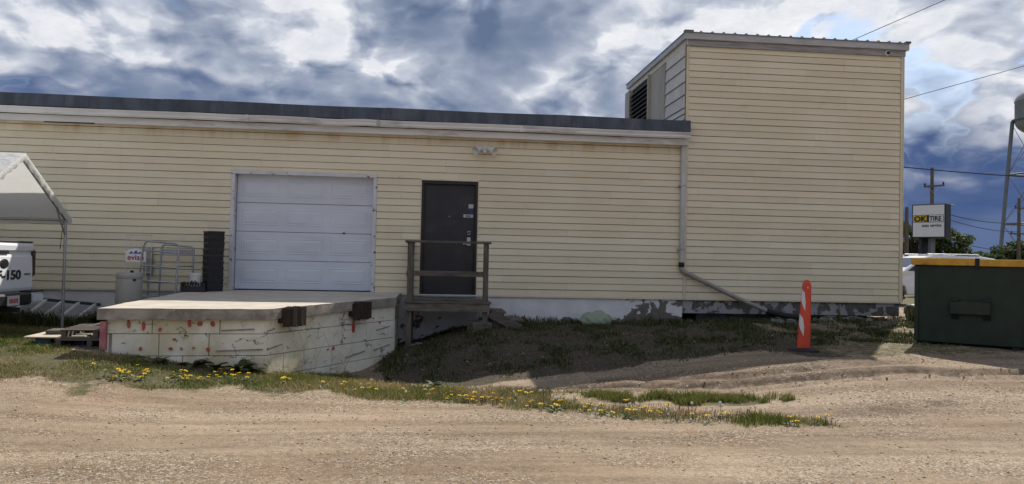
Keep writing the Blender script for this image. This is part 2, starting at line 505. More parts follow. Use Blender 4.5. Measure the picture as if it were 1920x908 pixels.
simple('ladder_dark', (0.045, 0.045, 0.05), 0.6, 0.2)
translucent('canopy_fabric', (0.82, 0.82, 0.80), 0.34, 0.6, 0.7)
translucent('plastic_bag', (0.42, 0.50, 0.36), 0.3, 0.25, 0.8)
translucent('petal_yellow', (0.88, 0.62, 0.015), 0.15, 0.6, 0)
translucent('seed_white', (0.75, 0.74, 0.70), 0.4, 0.9, 0)
simple('stem_green', (0.075, 0.115, 0.025), 0.6, 0.2)
tint_mat('grass_blades', [(0.0, (0.070, 0.100, 0.018)), (0.35, (0.145, 0.180, 0.036)), (0.62, (0.25, 0.225, 0.072)), (0.88, (0.34, 0.27, 0.13)), (1.0, (0.42, 0.33, 0.19))], 0.55, 0.25)
tint_mat('weed_leaves', [(0.0, (0.032, 0.042, 0.014)), (0.5, (0.070, 0.086, 0.026)), (1.0, (0.19, 0.165, 0.08))], 0.6, 0.2)
tint_mat('dry_stalks', [(0.0, (0.12, 0.050, 0.035)), (0.5, (0.20, 0.10, 0.065)), (1.0, (0.40, 0.32, 0.20))], 0.8)
tint_mat('gravel_stone', [(0.0, (0.12, 0.087, 0.06)), (0.5, (0.28, 0.218, 0.158)), (0.9, (0.42, 0.37, 0.31)), (1.0, (0.58, 0.54, 0.47))], 0.85)
tint_mat('tree_leaves', [(0.0, (0.045, 0.065, 0.022)), (0.5, (0.10, 0.135, 0.042)), (1.0, (0.18, 0.215, 0.075))], 0.55, 0.3)


# ------------------------------------------------------------------ mesh helpers
ORG = {}


class MB:
    def __init__(self):
        self.v, self.f, self.m = [], [], []

    def add(self, vs, fs, mat=0):
        o = len(self.v)
        self.v += [tuple(x) for x in vs]
        for f in fs:
            self.f.append([i + o for i in f])
            self.m.append(mat)
        return self

    BOXF = [(0, 3, 2, 1), (4, 5, 6, 7), (0, 1, 5, 4), (1, 2, 6, 5), (2, 3, 7, 6), (3, 0, 4, 7)]

    def box(self, x0, x1, y0, y1, z0, z1, mat=0):
        return self.add([(x0, y0, z0), (x1, y0, z0), (x1, y1, z0), (x0, y1, z0),
                         (x0, y0, z1), (x1, y0, z1), (x1, y1, z1), (x0, y1, z1)], self.BOXF, mat)

    def bar(self, p, q, w, h, up=(0, 0, 1), mat=0):
        p, q = Vector(p), Vector(q)
        a = (q - p).normalized()
        s = a.cross(Vector(up))
        if s.length < 1e-4:
            s = a.cross(Vector((0, 1, 0)))
        s.normalize()
        n = s.cross(a)
        s, n = s * w / 2, n * h / 2
        vs = [p - s - n, p + s - n, p + s + n, p - s + n, q - s - n, q + s - n, q + s + n, q - s + n]
        return self.add(vs, [(0, 3, 2, 1), (4, 5, 6, 7), (0, 1, 5, 4), (1, 2, 6, 5), (2, 3, 7, 6), (3, 0, 4, 7)], mat)

    def tube(self, pts, r, n=8, mat=0, cap=True):
        pts = [Vector(p) for p in pts]
        rs = r if hasattr(r, '__len__') else [r] * len(pts)
        rings = []
        prev = None
        for i, p in enumerate(pts):
            a = (pts[min(i + 1, len(pts) - 1)] - pts[max(i - 1, 0)]).normalized()
            if prev is None:
                s = a.cross(Vector((0, 0, 1)))
                if s.length < 1e-3:
                    s = a.cross(Vector((1, 0, 0)))
            else:
                s = prev - a * prev.dot(a)
            s.normalize()
            prev = s
            t = a.cross(s)
            rings.append([p + (s * math.cos(2 * math.pi * k / n) + t * math.sin(2 * math.pi * k / n)) * rs[i] for k in range(n)])
        vs = [v for ring in rings for v in ring]
        fs = []
        for i in range(len(pts) - 1):
            for k in range(n):
                fs.append((i * n + k, i * n + (k + 1) % n, (i + 1) * n + (k + 1) % n, (i + 1) * n + k))
        if cap:
            fs.append(tuple(range(n))[::-1])
            fs.append(tuple((len(pts) - 1) * n + k for k in range(n)))
        return self.add(vs, fs, mat)

    def lathe(self, prof, n=24, org=(0, 0, 0), mat=0, axis='z'):
        vs, fs = [], []
        for (r, z) in prof:
            for k in range(n):
                a = 2 * math.pi * k / n
                x, y = r * math.cos(a), r * math.sin(a)
                q = (x, y, z) if axis == 'z' else ((x, z, y) if axis == 'y' else (z, x, y))
                vs.append((q[0] + org[0], q[1] + org[1], q[2] + org[2]))
        for i in range(len(prof) - 1):
            for k in range(n):
                fs.append((i * n + k, i * n + (k + 1) % n, (i + 1) * n + (k + 1) % n, (i + 1) * n + k))
        fs.append(tuple(range(n))[::-1])
        fs.append(tuple((len(prof) - 1) * n + k for k in range(n)))
        return self.add(vs, fs, mat)

    def prism(self, poly, z0, z1, mat=0):
        n = len(poly)
        zf0 = z0 if callable(z0) else (lambda x, y: z0)
        zf1 = z1 if callable(z1) else (lambda x, y: z1)
        vs = [(x, y, zf0(x, y)) for x, y in poly] + [(x, y, zf1(x, y)) for x, y in poly]
        fs = [tuple(range(n))[::-1], tuple(range(n, 2 * n))] + [(i, (i + 1) % n, n + (i + 1) % n, n + i) for i in range(n)]
        return self.add(vs, fs, mat)

    def xform(self, M):
        self.v = [tuple(M @ Vector(v)) for v in self.v]
        return self

    def mesh(self, name, mats, smooth=False, bevel=0.0, seg=1):
        me = bpy.data.meshes.new(name)
        me.from_pydata(self.v, [], self.f)
        for x in (mats if isinstance(mats, (list, tuple)) else [mats]):
            me.materials.append(MATS[x])
        me.polygons.foreach_set('material_index', self.m)
        bm = bmesh.new()
        bm.from_mesh(me)
        bmesh.ops.recalc_face_normals(bm, faces=bm.faces)
        if bevel:
            es = [e for e in bm.edges if len(e.link_faces) == 2 and e.calc_face_angle(0) > 0.6]
            bmesh.ops.bevel(bm, geom=es, offset=bevel, segments=seg, affect='EDGES', clamp_overlap=True)
        bm.to_mesh(me)
        bm.free()
        if smooth:
            me.polygons.foreach_set('use_smooth', [True] * len(me.polygons))
            me.set_sharp_from_angle(angle=R(40))
        me.update()
        return me

    def build(self, name, mats, parent=None, smooth=False, bevel=0.0, local=False, seg=1):
        """world-space shape -> one mesh object (vertices made relative to the thing's base)"""
        if parent is not None and not local:
            o = ORG.get(parent.name, Vector((0, 0, 0)))
            self.v = [(v[0] - o.x, v[1] - o.y, v[2] - o.z) for v in self.v]
        ob = bpy.data.objects.new(name, self.mesh(name, mats, smooth, bevel, seg))
        COL.objects.link(ob)
        if parent is not None:
            ob.parent = parent
            ORG[ob.name] = ORG.get(parent.name, Vector((0, 0, 0)))
        return ob


def thing(name, label, cat, loc=(0, 0, 0), rotz=0.0, group=None):
    o = bpy.data.objects.new(name, None)
    o.empty_display_size = 0.2
    COL.objects.link(o)
    o.location = loc
    o.rotation_euler = (0, 0, rotz)
    o['label'] = label
    o['category'] = cat
    if group:
        o['group'] = group
    ORG[o.name] = Vector(loc)
    return o


def tag(o, label=None, cat=None, group=None, kind=None):
    for k, v in (('label', label), ('category', cat), ('group', group), ('kind', kind)):
        if v:
            o[k] = v
    return o


def one(mb, name, mats, label, cat, loc, group=None, **kw):
    """a thing that is a single mesh: origin at loc"""
    L = Vector(loc)
    mb.v = [(v[0] - L.x, v[1] - L.y, v[2] - L.z) for v in mb.v]
    ob = mb.build(name, mats, None, **kw)
    ob.location = L
    return tag(ob, label, cat, group)


def text_mesh(name, s, size, mat, parent, M, extrude=0.004, shear=0.0, bold=0.0):
    cu = bpy.data.curves.new(name, 'FONT')
    cu.body = s
    cu.size = size
    cu.extrude = extrude
    cu.shear = shear
    cu.offset = bold
    cu.resolution_u = 4
    ob = bpy.data.objects.new(name, cu)
    COL.objects.link(ob)
    bpy.context.view_layer.update()
    dg = bpy.context.evaluated_depsgraph_get()
    me = bpy.data.meshes.new_from_object(ob.evaluated_get(dg))
    bpy.data.objects.remove(ob)
    bpy.data.curves.remove(cu)
    me.transform(M)
    o = ORG.get(parent.name, Vector((0, 0, 0)))
    me.transform(Matrix.Translation(-o))
    me.materials.clear()
    me.materials.append(MATS[mat])
    r = bpy.data.objects.new(name, me)
    COL.objects.link(r)
    r.parent = parent
    return r


def frame_matrix(origin, xdir, ydir):
    x = Vector(xdir).normalized()
    y = Vector(ydir).normalized()
    z = x.cross(y)
    return Matrix(((x.x, y.x, z.x, origin[0]), (x.y, y.y, z.y, origin[1]), (x.z, y.z, z.z, origin[2]), (0, 0, 0, 1)))


# ------------------------------------------------------------------ terrain
CP = np.array([(-4.4, -4.3, .40), (-2.2, -4.15, .12), (-.9, -2.0, -.10), (-.6, -.7, .0), (-.4, -1.2, .15), (.95, -1.2, .5), (2, 0, .52),
               (5, 0, .58), (9.3, 0, .66), (1, 0, .5), (.3, 0, .35), (-.6, 0, .1), (-4.2, 0, .55), (-8, 0, .62), (-7, -1, .43), (-6.2, -.95, .38),
               (-12, 0, .6), (-12, -4, .42), (-7, -4, .42), (-5.5, -5.2, .28), (-3, -5.5, .08), (5.57, -3.4, .43), (6.2, -4.3, .38),
               (7.8, -2.7, .5), (9, -3.5, .48), (1.5, -4.5, 0.02), (4.37, -4.4, .25), (2.5, -3, .22), (0.3, -3.2, -.06), (1.5, -2, .34),
               (-.2, -4.3, -.03), (3.5, -5.5, .05), (7, -6, .12), (12, -4, .42), (12, 0, .55), (16, -8, .1), (-9, -7.5, .02), (-4, -7.5, 0),
               (0, -7.5, 0), (4, -7.5, 0), (9, -8, .02), (-9, -11, 0), (-3, -11, 0), (3, -11, 0), (9, -11, 0), (0, -15, 0), (-10, -15, 0),
               (10, -15, 0), (0, 4, .5), (-10, 5, .5), (10, 5, .55), (14, 8, .53), (-14, 10, .5), (0, 12, .5), (16, 14, .50)])
_P = CP[:, :2]
_n = len(CP)


def _tps(dd):
    dd = np.maximum(dd, 1e-9)
    return dd * dd * np.log(dd)


_K = _tps(np.linalg.norm(_P[:, None] - _P[None], axis=2)) + np.eye(_n) * .05
_A = np.block([[_K, np.ones((_n, 1)), _P], [np.ones((1, _n)), np.zeros((1, 3))], [_P.T, np.zeros((2, 3))]])
_W = np.linalg.solve(_A, np.concatenate([CP[:, 2], np.zeros(3)]))


def _hash(ix, iy, seed):
    h = (ix.astype(np.int64) * 374761393 + iy.astype(np.int64) * 668265263 + seed * 974711) & 0x7fffffff
    h = ((h ^ (h >> 13)) * 1274126177) & 0x7fffffff
    return ((h ^ (h >> 16)) & 0xffff) / 65535.0


def vnoise(x, y, s, seed=0, octv=3):
    tot = np.zeros_like(x)
    amp, nrm = 1.0, 0.0
    for o in range(octv):
        X, Y = x * s, y * s
        ix, iy = np.floor(X), np.floor(Y)
        fx, fy = X - ix, Y - iy
        fx, fy = fx * fx * (3 - 2 * fx), fy * fy * (3 - 2 * fy)
        a, b = _hash(ix, iy, seed + o), _hash(ix + 1, iy, seed + o)
        c, dd = _hash(ix, iy + 1, seed + o), _hash(ix + 1, iy + 1, seed + o)
        tot += amp * ((a * (1 - fx) + b * fx) * (1 - fy) + (c * (1 - fx) + dd * fx) * fy)
        nrm += amp
        amp *= 0.5
        s *= 2.1
    return tot / nrm


def in_poly(x, y, poly):
    ins = np.zeros(x.shape, bool)
    n = len(poly)
    for i in range(n):
        x0, y0 = poly[i]
        x1, y1 = poly[(i + 1) % n]
        if y0 == y1:
            continue
        c = ((y0 > y) != (y1 > y)) & (x < (x1 - x0) * (y - y0) / (y1 - y0) + x0)
        ins ^= c
    return ins


def seg_dist(x, y, pts, closed=True):
    dmin = np.full(x.shape, 1e9)
    n = len(pts)
    for i in range(n if closed else n - 1):
        x0, y0 = pts[i]
        x1, y1 = pts[(i + 1) % n]
        ex, ey = x1 - x0, y1 - y0
        L = ex * ex + ey * ey + 1e-12
        u = np.clip(((x - x0) * ex + (y - y0) * ey) / L, 0, 1)
        dmin = np.minimum(dmin, np.hypot(x - x0 - u * ex, y - y0 - u * ey))
    return dmin


def sdf(x, y, poly):
    dd = seg_dist(x, y, poly)
    return np.where(in_poly(x, y, poly), dd, -dd)


def sstep(a, b, v):
    k = np.clip((v - a) / (b - a), 0, 1)
    return k * k * (3 - 2 * k)


LAWN = [(-30, 0.5), (-30, -7.5), (-9, -6.3), (-6.5, -5.9), (-4.73, -5.42), (-4.26, -5.58), (-3.84, -5.64), (-3.49, -5.41), (-3.11, -5.16),
        (-2.47, -4.88), (-1.97, -4.87), (-1.57, -4.98), (-1.05, -5.07), (-.67, -5.1), (-.03, -5.1), (.89, -5.61), (1.74, -6.05), (2.81, -6.49),
        (3.75, -6.77), (4.22, -6.76), (4.31, -6.65), (3.94, -6.37), (3.01, -5.96), (2.33, -5.72), (1.87, -5.46), (1.5, -5.0), (1.0, -4.5),
        (.5, -4.25), (-.1, -4.0), (-.7, -3.4), (-1.3, -2.4), (-2.3, -3.7), (-4.2, -3.9), (-4.2, 0.5)]
STRIP = [(1.2, -4.7), (1.7, -4.98), (2.51, -5.46), (3.12, -5.6), (3.89, -5.64), (4.4, -5.55), (3.92, -5.25), (3.09, -4.95), (2.62, -5.02), (1.9, -4.8)]
HILL = [(-.9, .5), (-.95, -2.2), (-.6, -3.4), (.3, -3.85), (1.1, -3.85), (1.9, -3.75), (2.7, -3.7), (3.7, -3.55), (4.6, -3.4), (5.2, -3.5),
        (5.6, -4.0), (6.4, -4.15), (7.3, -4.1), (8.6, -3.9), (9.8, -4.0), (14, -4.3), (30, -4.5), (30, 1.5), (9.4, 1.5), (9.4, .5)]
RUT1 = [(0.9, -4.35), (1.6, -4.58), (2.72, -4.62), (3.39, -4.72), (4.07, -4.80), (4.79, -4.80), (5.54, -4.76), (6.31, -4.72), (7.03, -4.78), (8.4, -4.8), (12, -5.2)]
RUT2 = [(2.3, -4.35), (3.2, -4.48), (4.1, -4.56), (4.9, -4.50), (5.6, -4.44), (6.6, -4.40)]
WET = [(4.3, -6.25), (4.9, -6.2), (5.6, -6.1), (6.3, -5.85)]
RUT1B = [(x, y - .17) for x, y in RUT1[1:]]
RUT2B = [(x + .3, y + .13) for x, y in RUT2]
RUT3 = [(-9, -8.1), (-3, -7.3), (1, -7.15), (5, -7.6), (10, -7.4)]
RUT4 = [(-9, -9.4), (-3, -8.9), (1, -8.75), (5, -9.1), (10, -9.0)]


def base_h(x, y):
    x = np.asarray(x, float)
    y = np.asarray(y, float)
    shp = x.shape
    X, Y = x.ravel(), y.ravel()
    xc, yc = np.clip(X, -14, 16), np.clip(Y, -15, 14)
    h = np.zeros_like(xc)
    for s in range(0, len(xc), 20000):
        e = slice(s, s + 20000)
        dd = np.hypot(xc[e, None] - _P[None, :, 0], yc[e, None] - _P[None, :, 1])
        h[e] = _tps(dd) @ _W[:_n] + _W[_n] + _W[_n + 1] * xc[e] + _W[_n + 2] * yc[e]
    far = sstep(8, 40, np.hypot(X - xc, Y - yc))
    h = h * (1 - far) + far * np.where(Y > 0, 0.5, 0.0)
    return h.reshape(shp)


def rut_h(x, y):
    w = 0.05 * (vnoise(x, y, 1.3, 40, 2) - 0.5)
    z = np.zeros_like(x)
    for pts, dep, wid in ((RUT1, .060, .055), (RUT1B, .040, .045), (RUT2, .060, .06), (RUT2B, .035, .05), (RUT3, .016, .22), (RUT4, .014, .22)):
        dd = np.abs(seg_dist(x, y, pts, False) + w)
        fade = 0.5 + 0.9 * vnoise(x, y, .9, 51, 2)
        z += fade * dep * (-np.exp(-(dd / wid) ** 2) + 0.40 * np.exp(-((dd - 1.9 * wid) / (.7 * wid)) ** 2))
    # a low terrace edge where the wheels have cut into the bank
    for pts, st in ((RUT1, .022), (RUT2, .026)):
        px, py = zip(*pts)
        sd = y - np.interp(x, px, py) + w
        fade = sstep(px[0] + .4, px[0] + 1.6, x) * sstep(px[-1], px[-1] - 1.2, x) * (.5 + vnoise(x, y, .8, 58, 2))
        z += st * fade * np.tanh(sd / .035) * np.exp(-(sd / .8) ** 2)
    return z


def ground_h(x, y):
    x = np.asarray(x, float)
    y = np.asarray(y, float)
    h = base_h(x, y)
    near = 1 - sstep(14, 22, np.hypot(x, y + 6))
    h = h + near * (0.035 * (vnoise(x, y, .7, 3, 3) - .5) + 0.016 * (vnoise(x, y, 3.3, 9, 3) - .5) + rut_h(x, y))
    hill = sstep(-.1, .4, sdf(x, y, HILL))
    h = h + near * hill * 0.07 * (vnoise(x, y, 2.4, 21, 3) - .5)
    return h


def gh(x, y):
    return float(ground_h(np.array([x]), np.array([y]))[0])


def grow(a, step, end, k=1.22):
    r = []
    while abs(a) < abs(end):
        step *= k
        a += step
        r.append(a)
    return r


xs = np.arange(-9.5, 11.0, 0.065)
ys = np.arange(-11.0, 1.0, 0.065)
xs = np.concatenate([grow(xs[0], -.065, -900)[::-1], xs, grow(xs[-1], .065, 900)])
ys = np.concatenate([grow(ys[0], -.065, -900)[::-1], ys, grow(ys[-1], .065, 900)])
GX, GY = np.meshgrid(xs, ys)
GZ = ground_h(GX, GY)
nx, ny = len(xs), len(ys)
verts = np.stack([GX.ravel(), GY.ravel(), GZ.ravel()], 1)
ii = (np.arange(ny - 1)[:, None] * nx + np.arange(nx - 1)[None]).ravel()
quads = np.stack([ii, ii + 1, ii + nx + 1, ii + nx], 1)


def np_mesh(name, verts, faces, mats, attrs=None, smooth=False):
    me = bpy.data.meshes.new(name)
    k = faces.shape[1]
    me.vertices.add(len(verts))
    me.vertices.foreach_set('co', np.ascontiguousarray(verts, np.float32).ravel())
    me.loops.add(faces.size)
    me.loops.foreach_set('vertex_index', np.ascontiguousarray(faces, np.int32).ravel())
    me.polygons.add(len(faces))
    me.polygons.foreach_set('loop_start', np.arange(0, faces.size, k, dtype=np.int32))
    if smooth:
        me.polygons.foreach_set('use_smooth', np.ones(len(faces), bool))
    me.update(calc_edges=True)
    for x in (mats if isinstance(mats, (list, tuple)) else [mats]):
        me.materials.append(MATS[x])
    for an, av in (attrs or {}).items():
        at = me.attributes.new(an, 'FLOAT', 'POINT')
        at.data.foreach_set('value', np.ascontiguousarray(av, np.float32))
    ob = bpy.data.objects.new(name, me)
    COL.objects.link(ob)
    return ob


fx, fy = GX.ravel(), GY.ravel()
nz = vnoise(fx, fy, 1.6, 77, 4) - .5
lawn_s = sdf(fx, fy, LAWN)
strip_s = sdf(fx, fy, STRIP)
hill_s = sdf(fx, fy, HILL)
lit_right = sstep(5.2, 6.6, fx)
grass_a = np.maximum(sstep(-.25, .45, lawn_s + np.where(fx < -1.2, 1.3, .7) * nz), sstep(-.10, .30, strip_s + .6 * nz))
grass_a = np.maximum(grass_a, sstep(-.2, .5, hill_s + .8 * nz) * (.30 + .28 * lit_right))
far_g = sstep(12, 20, np.abs(fy + 2) + np.abs(fx) * .3) * (fy > 1)
grass_a = np.maximum(grass_a, far_g)
under_dock = sstep(.1, -.3, np.hypot(np.maximum(np.abs(fx + 2.6) - 1.7, 0), np.maximum(np.abs(fy + 2) - 2.0, 0)))
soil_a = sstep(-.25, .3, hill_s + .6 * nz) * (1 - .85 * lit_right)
soil_a = np.maximum(soil_a, .8 * sstep(-1.2, -.4, fy) * (fx < -4.2) * (fx > -9))
soil_a = np.maximum(soil_a, .5 * sstep(.9, .2, np.hypot(fx + 4.6, fy + 3.6)))
rut_a = .95 * np.exp(-(seg_dist(fx, fy, RUT1, False) / .11) ** 2) * sstep(.20, .45, vnoise(fx, fy, 1.8, 91, 3))
rut_a = np.maximum(rut_a, .95 * np.exp(-(seg_dist(fx, fy, RUT2, False) / .11) ** 2) * sstep(.30, .50, vnoise(fx, fy, 1.4, 95, 3)))
rut_a = np.maximum(rut_a, .5 * np.exp(-(seg_dist(fx, fy, RUT1B, False) / .05) ** 2) * sstep(.40, .6, vnoise(fx, fy, 2.3, 96, 3)))
rut_a = np.maximum(rut_a, .75 * np.exp(-(seg_dist(fx, fy, WET, False) / .17) ** 2) * sstep(.30, .6, vnoise(fx, fy, 3, 93, 3)))
rut_a = np.maximum(rut_a, .30 * np.exp(-(seg_dist(fx, fy, RUT3, False) / .16) ** 2) * sstep(.4, .65, vnoise(fx, fy, 2, 94, 3)))
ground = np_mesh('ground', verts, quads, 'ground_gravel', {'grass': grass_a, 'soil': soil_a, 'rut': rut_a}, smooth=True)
tag(ground, 'tan gravel road and yard rising to a weedy bank by the building', kind='structure')

# ------------------------------------------------------------------ building helpers
CH = 0.127            # height of one siding course


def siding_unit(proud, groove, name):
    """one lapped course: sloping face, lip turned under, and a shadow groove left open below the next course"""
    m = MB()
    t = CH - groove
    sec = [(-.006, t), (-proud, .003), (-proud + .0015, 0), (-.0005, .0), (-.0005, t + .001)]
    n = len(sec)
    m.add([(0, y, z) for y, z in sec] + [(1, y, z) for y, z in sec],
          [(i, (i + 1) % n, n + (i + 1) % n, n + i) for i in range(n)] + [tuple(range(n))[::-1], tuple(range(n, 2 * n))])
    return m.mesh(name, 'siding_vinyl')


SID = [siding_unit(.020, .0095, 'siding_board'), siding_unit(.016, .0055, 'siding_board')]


def lay_boards(wall, x0, x1, z0, ztop, holes, seed, length=3.66):
    """courses of lapped boards on the plane y=0 of `wall`, cut round the holes"""
    rr = random.Random(seed)
    org = ORG[wall.name]
    k = 0
    joints = []
    while z0 + k * CH < ztop - .02:
        z = z0 + k * CH
        if k % 2 == 0:
            j = x0 - rr.uniform(0, length)
            joints = []
            while j < x1:
                j += length * rr.uniform(.85, 1.0)
                joints.append(j)
        h = min(CH, ztop - z)
        cuts = [x0] + [j for j in joints if x0 + .15 < j < x1 - .15] + [x1]
        for a, b in zip(cuts[:-1], cuts[1:]):
            parts = [(a, b, z, h)]
            for (hx0, hx1, hz0, hz1) in holes:
                nxt = []
                for (pa, pb, pz, ph) in parts:
                    if pb <= hx0 or pa >= hx1 or pz >= hz1 - .004 or pz + ph <= hz0 + .004:
                        nxt.append((pa, pb, pz, ph))
                        continue
                    if pa < hx0:
                        nxt.append((pa, hx0, pz, ph))
                    if pb > hx1:
                        nxt.append((hx1, pb, pz, ph))
                    if pz + ph > hz1 + .012:
                        nxt.append((max(pa, hx0), min(pb, hx1), hz1, pz + ph - hz1))
                parts = nxt
            for (pa, pb, pz, ph) in parts:
                if pb - pa < .03:
                    continue
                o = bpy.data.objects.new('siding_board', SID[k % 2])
                COL.objects.link(o)
                o.parent = wall
                o.location = (pa + .0010 - org.x, -org.y + rr.uniform(-.0018, .001), pz - org.z + rr.uniform(-.001, .001))
                o.scale = (pb - pa - .0020, 1, ph / CH)
                o.rotation_euler = (0, rr.uniform(-.0005, .0005), 0)
        k += 1


ZB = 1.03            # bottom of the siding
ZR = 4.455           # top of the low roof edge
XL, XT0, XT1 = -13.0, 4.84, 9.32
GAR = (-3.70, -1.06, 1.00, 3.245)
DOR = (-.245, .835, 0.985, 3.165)

# ------------------------------------------------------------------ low warehouse
wh = thing('warehouse', 'long low cream clapboard warehouse with garage door and flat dark-edged roof', 'building', (-2.0, 0, 0.3))
m = MB()
T = .22
for (a, b, c, e) in ((XL, GAR[0], ZB, 4.30), (GAR[1], DOR[0], ZB, 4.30), (DOR[1], XT0 - .003, ZB, 4.30), (GAR[0], GAR[1], GAR[3], 4.30), (DOR[0], DOR[1], DOR[3], 4.30)):
    m.box(a, b, 0, T, c, e)
m.box(XL, XL + .2, T + .003, 11.5, .2, 4.30)
m.box(XL, XT0 - .003, 11.5, 11.7, .2, 4.30)
wall = m.build('wall', 'wall_backing', wh)
lay_boards(wall, XL, XT0 - .006, ZB, 4.02, [GAR, DOR], 5)
m = MB()
for (a, b) in ((XL, GAR[0] - .02), (GAR[1] + .02, DOR[0] - .0), (DOR[1], XT0 - .002)):
    m.box(a, b, .02, .26, -.4, ZB - .003)
m.box(GAR[0] - .018, GAR[1] + .018, .025, .26, -.4, 1.02)
m.box(DOR[0] + .002, DOR[1] - .002, .025, .26, -.4, .98)
m.build('foundation', 'foundation_paint', wh)
m = MB()
m.box(XL, XT0 - .006, -.020, -.0005, ZB - .028, ZB - .001)
m.build('starter_strip', 'cream_trim', wh)
m = MB()
m.box(XL - .1, XT0 + .02, -.16, 11.8, 4.30, 4.36)
m.build('roof', 'roof_membrane', wh)
# parapet / drip edge, in lengths with lapped seams
edge_x = [XL - .1, -9.2, -4.86, -.9, 2.2, XT0 + .03]
for i, (a, b) in enumerate(zip(edge_x[:-1], edge_x[1:])):
    m = MB()
    n = 8
    for k in range(n):
        xa, xb = a + (b - a) * k / n, a + (b - a) * (k + 1) / n
        s0, s1 = .006 * math.sin(xa * 1.7 + i), .006 * math.sin(xb * 1.7 + i)
        pr = -.215 - .004 * (i % 2)
        m.add([(xa, pr - .02, 4.235 + s0), (xb, pr - .02, 4.235 + s1), (xb, pr, ZR + s1), (xa, pr, ZR + s0),
               (xb, -.05, ZR + .01 + s1), (xa, -.05, ZR + .01 + s0), (xb, -.05, 4.362), (xa, -.05, 4.362), (xb, -.165, 4.235), (xa, -.165, 4.235)],
              [(0, 1, 2, 3), (3, 2, 4, 5), (5, 4, 6, 7), (7, 6, 8, 9), (9, 8, 1, 0)])
    m.build('roof_edge', 'roof_membrane', wh)
m = MB()
m.box(XL - .1, XT0 + .028, -.150, -.003, 3.985, 4.10)
m.build('fascia', 'white_gutter', wh)
# gutter in lengths, a little bent where it was hit
gx = [XL - .1, -8.1, -3.4, -1.05, 1.6, XT0 + .03]
for i, (a, b) in enumerate(zip(gx[:-1], gx[1:])):
    m = MB()
    n = 10
    prof = [(-.150, 4.112), (-.232, 4.105), (-.246, 4.135), (-.240, 4.165), (-.256, 4.205), (-.256, 4.222), (-.247, 4.222), (-.160, 4.224)]
    def sag(x):
        return -.014 * math.exp(-((x + 1.9) / .35) ** 2) + .012 * math.exp(-((x + 1.35) / .25) ** 2) - .01 * math.exp(-((x + 3.6) / .3) ** 2) + .004 * math.sin(x * 1.3)
    for k in range(n):
        xa, xb = a + .002 + (b - a - .004) * k / n, a + .002 + (b - a - .004) * (k + 1) / n
        vs = [(xa, y, z + sag(xa)) for y, z in prof] + [(xb, y, z + sag(xb)) for y, z in prof]
        q = len(prof)
        m.add(vs, [(j, j + 1, q + j + 1, q + j) for j in range(q - 1)])
    m.build('gutter', 'white_gutter', wh)
# joint sleeves where the gutter lengths meet
for x in (-8.1, -3.4, -1.05, 1.6):
    MB().box(x - .03, x + .03, -.262, -.236, 4.10, 4.226).build('gutter_sleeve', 'white_gutter' if x != -1.05 else 'panel_beige', wh, bevel=.004)
# loose strip of fascia on the far left and a torn flap
MB().bar((-6.9, -.155, 3.972), (-6.05, -.155, 3.976), .01, .022).build('loose_trim', 'louver_dark', wh)
MB().add([(-3.52, -.158, 4.09), (-3.40, -.162, 4.07), (-3.30, -.168, 3.99), (-3.38, -.16, 4.0), (-3.52, -.152, 4.092), (-3.40, -.154, 4.072), (-3.30, -.158, 3.992), (-3.38, -.152, 4.002)],
         [(0, 1, 2, 3), (7, 6, 5, 4), (0, 1, 5, 4), (1, 2, 6, 5), (2, 3, 7, 6), (3, 0, 4, 7)]).build('torn_trim', 'white_gutter', wh)

# garage door: four sections, three raised panels each
gd = MB().box(GAR[0] + .06, GAR[1] - .06, .178, .215, 1.055, 3.24).build('garage_door', 'garage_door_paint', wh)
tag(gd, 'white sectional garage door with rows of raised panels')
gw0, gw1 = GAR[0] + .075, GAR[1] - .075
for s in range(4):
    z0 = 1.062 + s * .533
    z1 = z0 + .533
    mm = MB()
    mm.box(gw0, gw1, .138, .177, z0 + .004, z1 - .004)
    mm.build('section', 'garage_door_paint', gd, bevel=.006)
    pw = (gw1 - gw0 - .30) / 3
    for c in range(3):
        px = gw0 + .075 + c * (pw + .075)
        a, b, cc, dd = px + .03, px + pw - .03, z0 + .12, z1 - .12
        q = MB()
        # a moulded rim round a slightly raised field
        ring = [(0.0, .1375), (.014, .1315), (.030, .1370), (.055, .1300)]
        vs = []
        for ins, y in ring:
            vs += [(a + ins, y, cc + ins), (b - ins, y, cc + ins), (b - ins, y, dd - ins), (a + ins, y, dd - ins)]
        fs = []
        for r_ in range(3):
            for e in range(4):
                fs.append((r_ * 4 + e, r_ * 4 + (e + 1) % 4, (r_ + 1) * 4 + (e + 1) % 4, (r_ + 1) * 4 + e))
        fs.append((12, 13, 14, 15))
        q.add(vs, fs)
        q.build('raised_panel', 'garage_door_paint', gd)
MB().box(gw0, gw1, .145, .20, 1.022, 1.058).build('bottom_seal', 'rubber_black', gd)
m = MB()
m.box(GAR[0] + .001, GAR[0] + .07, -.022, .135, 1.05, GAR[3] - .07)
m.build('jamb', 'peeling_trim', gd, bevel=.004)
m = MB()
m.box(GAR[1] - .07, GAR[1] - .001, -.022, .135, 1.05, GAR[3] - .07)
m.build('jamb', 'peeling_trim', gd, bevel=.004)
m = MB()
m.box(GAR[0] + .001, GAR[1] - .001, -.024, .135, GAR[3] - .068, GAR[3] - .002)
m.build('head_trim', 'peeling_trim', gd, bevel=.004)
MB().box(gw1 - .55, gw1 - .51, .118, .137, 2.12, 2.15).build('lock', 'chrome_grey', gd, bevel=.003)

